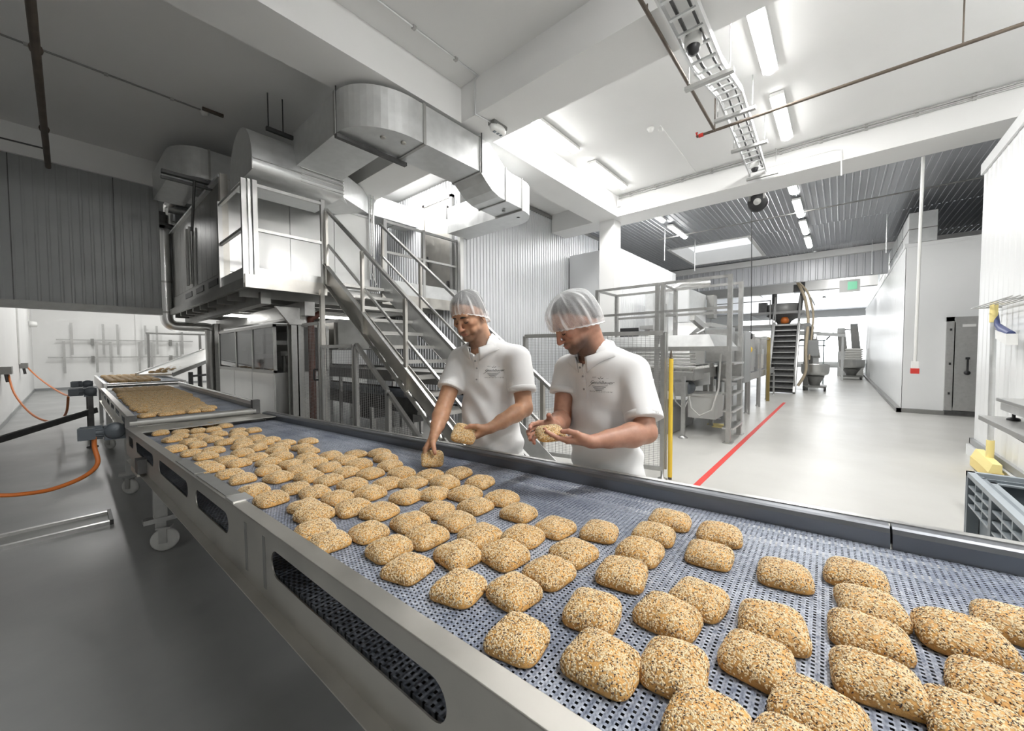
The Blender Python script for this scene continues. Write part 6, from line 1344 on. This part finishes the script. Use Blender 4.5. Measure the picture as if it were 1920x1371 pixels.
    def ccut(G):
        r = (hemz + .012 * np.sin(G[..., 1] * 21 + G[..., 0] * 13)) - G[..., 2]
        Lc = G - (neck + n * .035 + U * .012); q = np.stack([Lc @ n, Lc @ l, Lc[..., 2]], -1); hole = .066 * S - np.sqrt((q[..., 0] * .80) ** 2 + q[..., 1] ** 2 * 1.25 + np.maximum(-q[..., 2] - .045, 0) ** 2 * 3)
        vn = .085 * S - np.abs(q[..., 1]) * 3.2 + q[..., 2] * .75; hole = np.maximum(hole, np.where((q[..., 0] > .02), np.minimum(vn * .5, .09 + q[..., 2]), -1)); hole = np.where(q[..., 2] > -.10, hole, -1); r = np.maximum(r, hole)
        return r, fold_(G)
    def fold_(G):
        fx = G @ l; w_ = .0055 * np.sin(fx * 34 + 9 * np.sin(G[..., 2] * 7 + P['seed'])) * np.clip((chest[2] - G[..., 2]) * 4, 0, 1) + .0040 * np.sin(G[..., 2] * 40 + fx * 29 + 2 * np.sin(fx * 11) + P['seed']) * np.clip((chest[2] + .1 - G[..., 2]) * 5, 0, 1)
        return w_
    def mesh_shirt():
        lo_ = np.minimum.reduce([hip, shR, shL, V3(P['elR']), V3(P['elL'])]) - .24; hi_ = np.maximum.reduce([hip, shR, shL, V3(P['elR']), V3(P['elL'])]) + .24; lo_[2] = hemz - .05; hi_[2] = neck[2] + .08; h = .0052
        F_, _ = C.grid(lo_, hi_, h); G = np.stack(np.meshgrid(*[lo_[i] + h * np.arange(F_.shape[i]) for i in range(3)], indexing='ij'), -1); r, w_ = ccut(G); return surface(np.maximum(F_ + w_, r).astype(np.float64), lo_, h)
    V, Q = mesh_shirt(); np_obj('polo_shirt', V, Q, ['cloth_white'], root, None, 1); shirt = [c.name for c in bpy.data.objects[root].children if c.name.startswith('polo_shirt')][0]
    def hit(o, dr):
        p = V3(o)
        for _ in range(60): p = p + nrm(dr) * float(C.at(p[None])[0] + fold_(p[None])[0]) * .8
        return p
    # cuffs of the sleeves
    for (end, ax, sh) in cuts:
        u_ = nrm(np.cross(ax, U)); w_ = np.cross(ax, u_); ring = []
        for j in range(40):
            a = 2 * PI * j / 40; dr = u_ * math.cos(a) + w_ * math.sin(a); t = .12
            p = end - ax * .008 + dr * (.074 * S * P.get('slw', 1) - .0005)
            ring.append((p, dr))
        MB().loft([[tuple(p + dr * o_ + ax * q) for p, dr in ring] for o_, q in ((.0005, -.022), (.0022, -.020), (.0022, .006), (-.006, .007), (-.008, -.01))], caps=False).build('cuff', 'cloth_white', shirt)
    # collar
    lo1 = []; nc = neck + n * .010 - U * .008; loops = [[], [], [], []]
    for j in range(45):
        a = math.radians(-158 + 316 * j / 44); fr_ = (1 - math.cos(a)) / 2; dr = -n * math.cos(a) * 1.12 + l * math.sin(a); zt = .062 * (1 - fr_) - .022 * fr_; flap = -.004 * (1 - fr_) - .088 * fr_ ** 3 - .02 * fr_
        loops[0].append(tuple(nc + (dr * .070 * S) + U * (zt - .03))); loops[1].append(tuple(nc + dr * .073 * S + U * zt)); loops[2].append(tuple(nc + dr * (.084 + .004 * fr_) * S + U * (zt - .004)))
        q = nc + dr * (.108 + .030 * fr_ ** 3) * S + U * flap; dd = float(C.at(q[None])[0]); q = q - dr * (dd - .006) if fr_ > .4 else q; loops[3].append(tuple(q))
    lp4 = [tuple(V3(q) - U * .003 - V3(0, 0, 0)) for q in loops[3]]
    MB().loft(loops, caps=False, closed=False).build('collar', 'cloth_white', shirt); co = [c.name for c in bpy.data.objects[shirt].children if c.name.startswith('collar')][0]; sm2 = bpy.data.objects[co].modifiers.new('thick', 'SOLIDIFY'); sm2.thickness = .0022
    # placket and buttons
    pz = [chest[2] + .14 - .021 * k for k in range(9)]; pc = [hit(V3(chest[0], chest[1], z) + n * .4 + l * P.get('pk', 0), -n) for z in pz]
    MB().loft([[tuple(p + l * s_ * .015 + n * e) for p in pc] for s_, e in ((-1, .0003), (-.97, .0014), (.97, .0014), (1, .0003))], smooth=False, closed=False, caps=False).build('placket', 'cloth_white', shirt)
    mb = MB()
    for p in (pc[1], pc[3], pc[6]):
        mb.nx().loft([[tuple(p + n * h + l * r * math.cos(a) + U * r * math.sin(a)) for a in [2 * PI * j / 14 for j in range(14)]] for r, h in ((.0055, .0015), (.0055, .0038), (.004, .0042))])
    mb.build('button', 'button', shirt)
    # printed badge on the left chest
    lc = V3(P['logo']); org = hit(lc + n * .3, -n)
    def put(x, y, e=.0018):
        o_ = org + l * x + U * y + n * .12; return tuple(hit(o_, -n) + n * e)
    mb = MB()
    def text(s, size, x, y, shear=0, sp=1.0):
        cu = bpy.data.curves.new('t', 'FONT'); cu.body = s; cu.size = size; cu.align_x = 'CENTER'; cu.shear = shear; cu.space_character = sp; cu.resolution_u = 2
        o = bpy.data.objects.new('t', cu); COL.objects.link(o); me = bpy.data.meshes.new_from_object(o.evaluated_get(bpy.context.evaluated_depsgraph_get()))
        mb.add([put(v.co.x + x, v.co.y + y) for v in me.vertices], [tuple(p.vertices) for p in me.polygons]); bpy.data.objects.remove(o); bpy.data.curves.remove(cu); bpy.data.meshes.remove(me)
    k = P['lsc']
    text('Geschlbauer', .0215 * k, .0, -.002 * k, .55); text('BACKTRADITION', .0088 * k, 0, -.043 * k, 0, 1.7); text('SEIT', .008 * k, -.028 * k, .026 * k, 0, 1.4); text('- -', .010 * k, .030 * k, .024 * k)
    def strk(pts, w_):
        m_ = len(pts); up_ = [put(x, y + w_ / 2) for x, y in pts]; dn = [put(x, y - w_ / 2) for x, y in pts]; mb.add(up_ + dn, [(i, i + 1, m_ + i + 1, m_ + i) for i in range(m_ - 1)])
    strk([((-.062 + .03 * t) * k, (-.018 + .022 * t) * k) for t in rnd(0, 1, 4)], .0022 * k)
    for i in range(4): strk([((x - .004) * k, (-.010 - .0062 * i - .006 * math.cos(x * 38 + .3)) * k) for x in rnd(-.036 + .006 * i, .038 - .007 * i, 9)], .0019 * k)
    strk([(-.012 * k, .027 * k), (-.004 * k, .021 * k), (.002 * k, .034 * k)], .003 * k); strk([(.002 * k, .022 * k), (.012 * k, .027 * k)], .003 * k)
    mb.build('chest_badge', 'print_ink', shirt); return root
def sm_(t): return max(0, (t - .55) / .45) ** 1.6
mat('nail', (.62, .38, .30), .35); mat('net_band', (.85, .86, .86), .6)
CU = lambda a, b, c, d: [a, b, c, d]
person('person', dict(S=1.05, face=(-.975, -.225, 0), hip=(1.70, 1.61, .95), belly=(1.66, 1.60, 1.14), chest=(1.655, 1.605, 1.38), neck=(1.590, 1.590, 1.605), shR=(1.585, 1.785, 1.50), shL=(1.685, 1.400, 1.51),
    elR=(1.405, 1.74, 1.215), wrR=(1.285, 1.655, 1.115), elL=(1.645, 1.325, 1.235), wrL=(1.399, 1.345, 1.163), head=(1.487, 1.600, 1.765), hface=(-.97, -.24, 0), pitch=.52, roll=.05, arm=.95,
    hdR=tuple(RB @ Vector((-.42, .80, -.28))), hnR=tuple(RB @ Vector((.85, .42, .1))), hdL=tuple(RB @ Vector((-.86, .45, -.10))), hnL=tuple(RB @ Vector((-.42, -.85, .30))), thL=[(.70, .40, .60), (.88, .05, .48), (.98, -.05, .10)],
    curlR=[(.35, .5, .35), (.4, .5, .4), (.45, .55, .4), (.5, .6, .4)], tcR=(.5, .35), curlL=[(.25, .45, .3), (.3, .45, .35), (.4, .5, .35), (.5, .5, .4)], tcL=(.85, .6), toL=.42,
    skin=(.50, .275, .165), stubble=.55, net=dict(c=(-.012, 0, .030), r=(.118, .094, .098), rim_f=.043, rim_b=-.108, gather=.10, fold=1.3, wrap=1.0), seed=3, bulk=.97, gut=.005, slvR=.60, slvL=.68, hem=.90, logo=(1.53, 1.475, 1.442), lsc=.92),
    'taller worker in hairnet and white polo, picking a roll off the belt before the stairs')
person('person', dict(S=1.03, face=(-.95, .31, 0), hip=(1.815, .900, .93), belly=(1.775, .890, 1.13), chest=(1.745, .885, 1.355), neck=(1.672, .900, 1.555), shR=(1.715, 1.085, 1.455), shL=(1.712, .722, 1.455),
    elR=(1.640, 1.075, 1.20), wrR=(1.445, .995, 1.205), elL=(1.612, .625, 1.200), wrL=(1.368, .752, 1.186), head=(1.548, .945, 1.692), hface=(-.84, .54, 0), pitch=.62, roll=-.03, arm=1.08,
    hdR=tuple(RB @ Vector((-.72, .02, -.55))), hnR=tuple(RB @ Vector((.6, .35, -.7))), hdL=tuple(RB @ Vector((-1, -.06, .12))), hnL=tuple(RB @ Vector((0, -.97, .22))), thL=[(.82, .30, .42), (.97, -.02, .22), (.99, -.1, -.08)],
    curlR=[(.2, .35, .25), (.25, .4, .3), (.3, .4, .3), (.35, .45, .3)], tcR=(.3, .3), curlL=[(.12, .25, .15), (.2, .3, .2), (.3, .35, .25), (.4, .4, .3)], tcL=(.55, .45), toL=.12,
    skin=(.48, .255, .175), stubble=.8, net=dict(c=(-.008, 0, .026), r=(.136, .110, .116), rim_f=.014, rim_b=-.082, gather=.20, fold=2.0, wrap=1.12), seed=8, bulk=1.03, gut=.03, slvR=.50, slvL=.80, slw=1.05, hem=.88, logo=(1.60, .838, 1.402), lsc=.95),
    'stockier worker in puffy hairnet and white polo, holding one roll in both hands')
def held(loc, fr, up, label, i):
    u_ = Vector(up).normalized(); f_ = Vector(fr); f_ = (f_ - u_ * f_.dot(u_)).normalized(); s_ = u_.cross(f_); m4 = Matrix((f_, s_, u_)).transposed().to_4x4(); m4.translation = Vector(loc) - u_ * .02
    add_bread(m4, i, label, None, 1.0)
held((1.222, 1.604, 1.000), RB @ Vector((1, .2, .3)), RB @ Vector((.12, -.88, -.40)), 'seeded roll being lifted from the belt by the taller worker', 2)
held((1.283, 1.418, 1.148), RB @ Vector((1, .6, .3)), RB @ Vector((.20, -.76, -.60)), 'seeded roll held tilted in the left hand of the taller worker', 0)
held((1.290, .902, 1.219), RB @ Vector((1, .05, .2)), RB @ Vector((-.02, -.96, -.27)), 'seeded roll held in both hands by the stockier worker', 4)
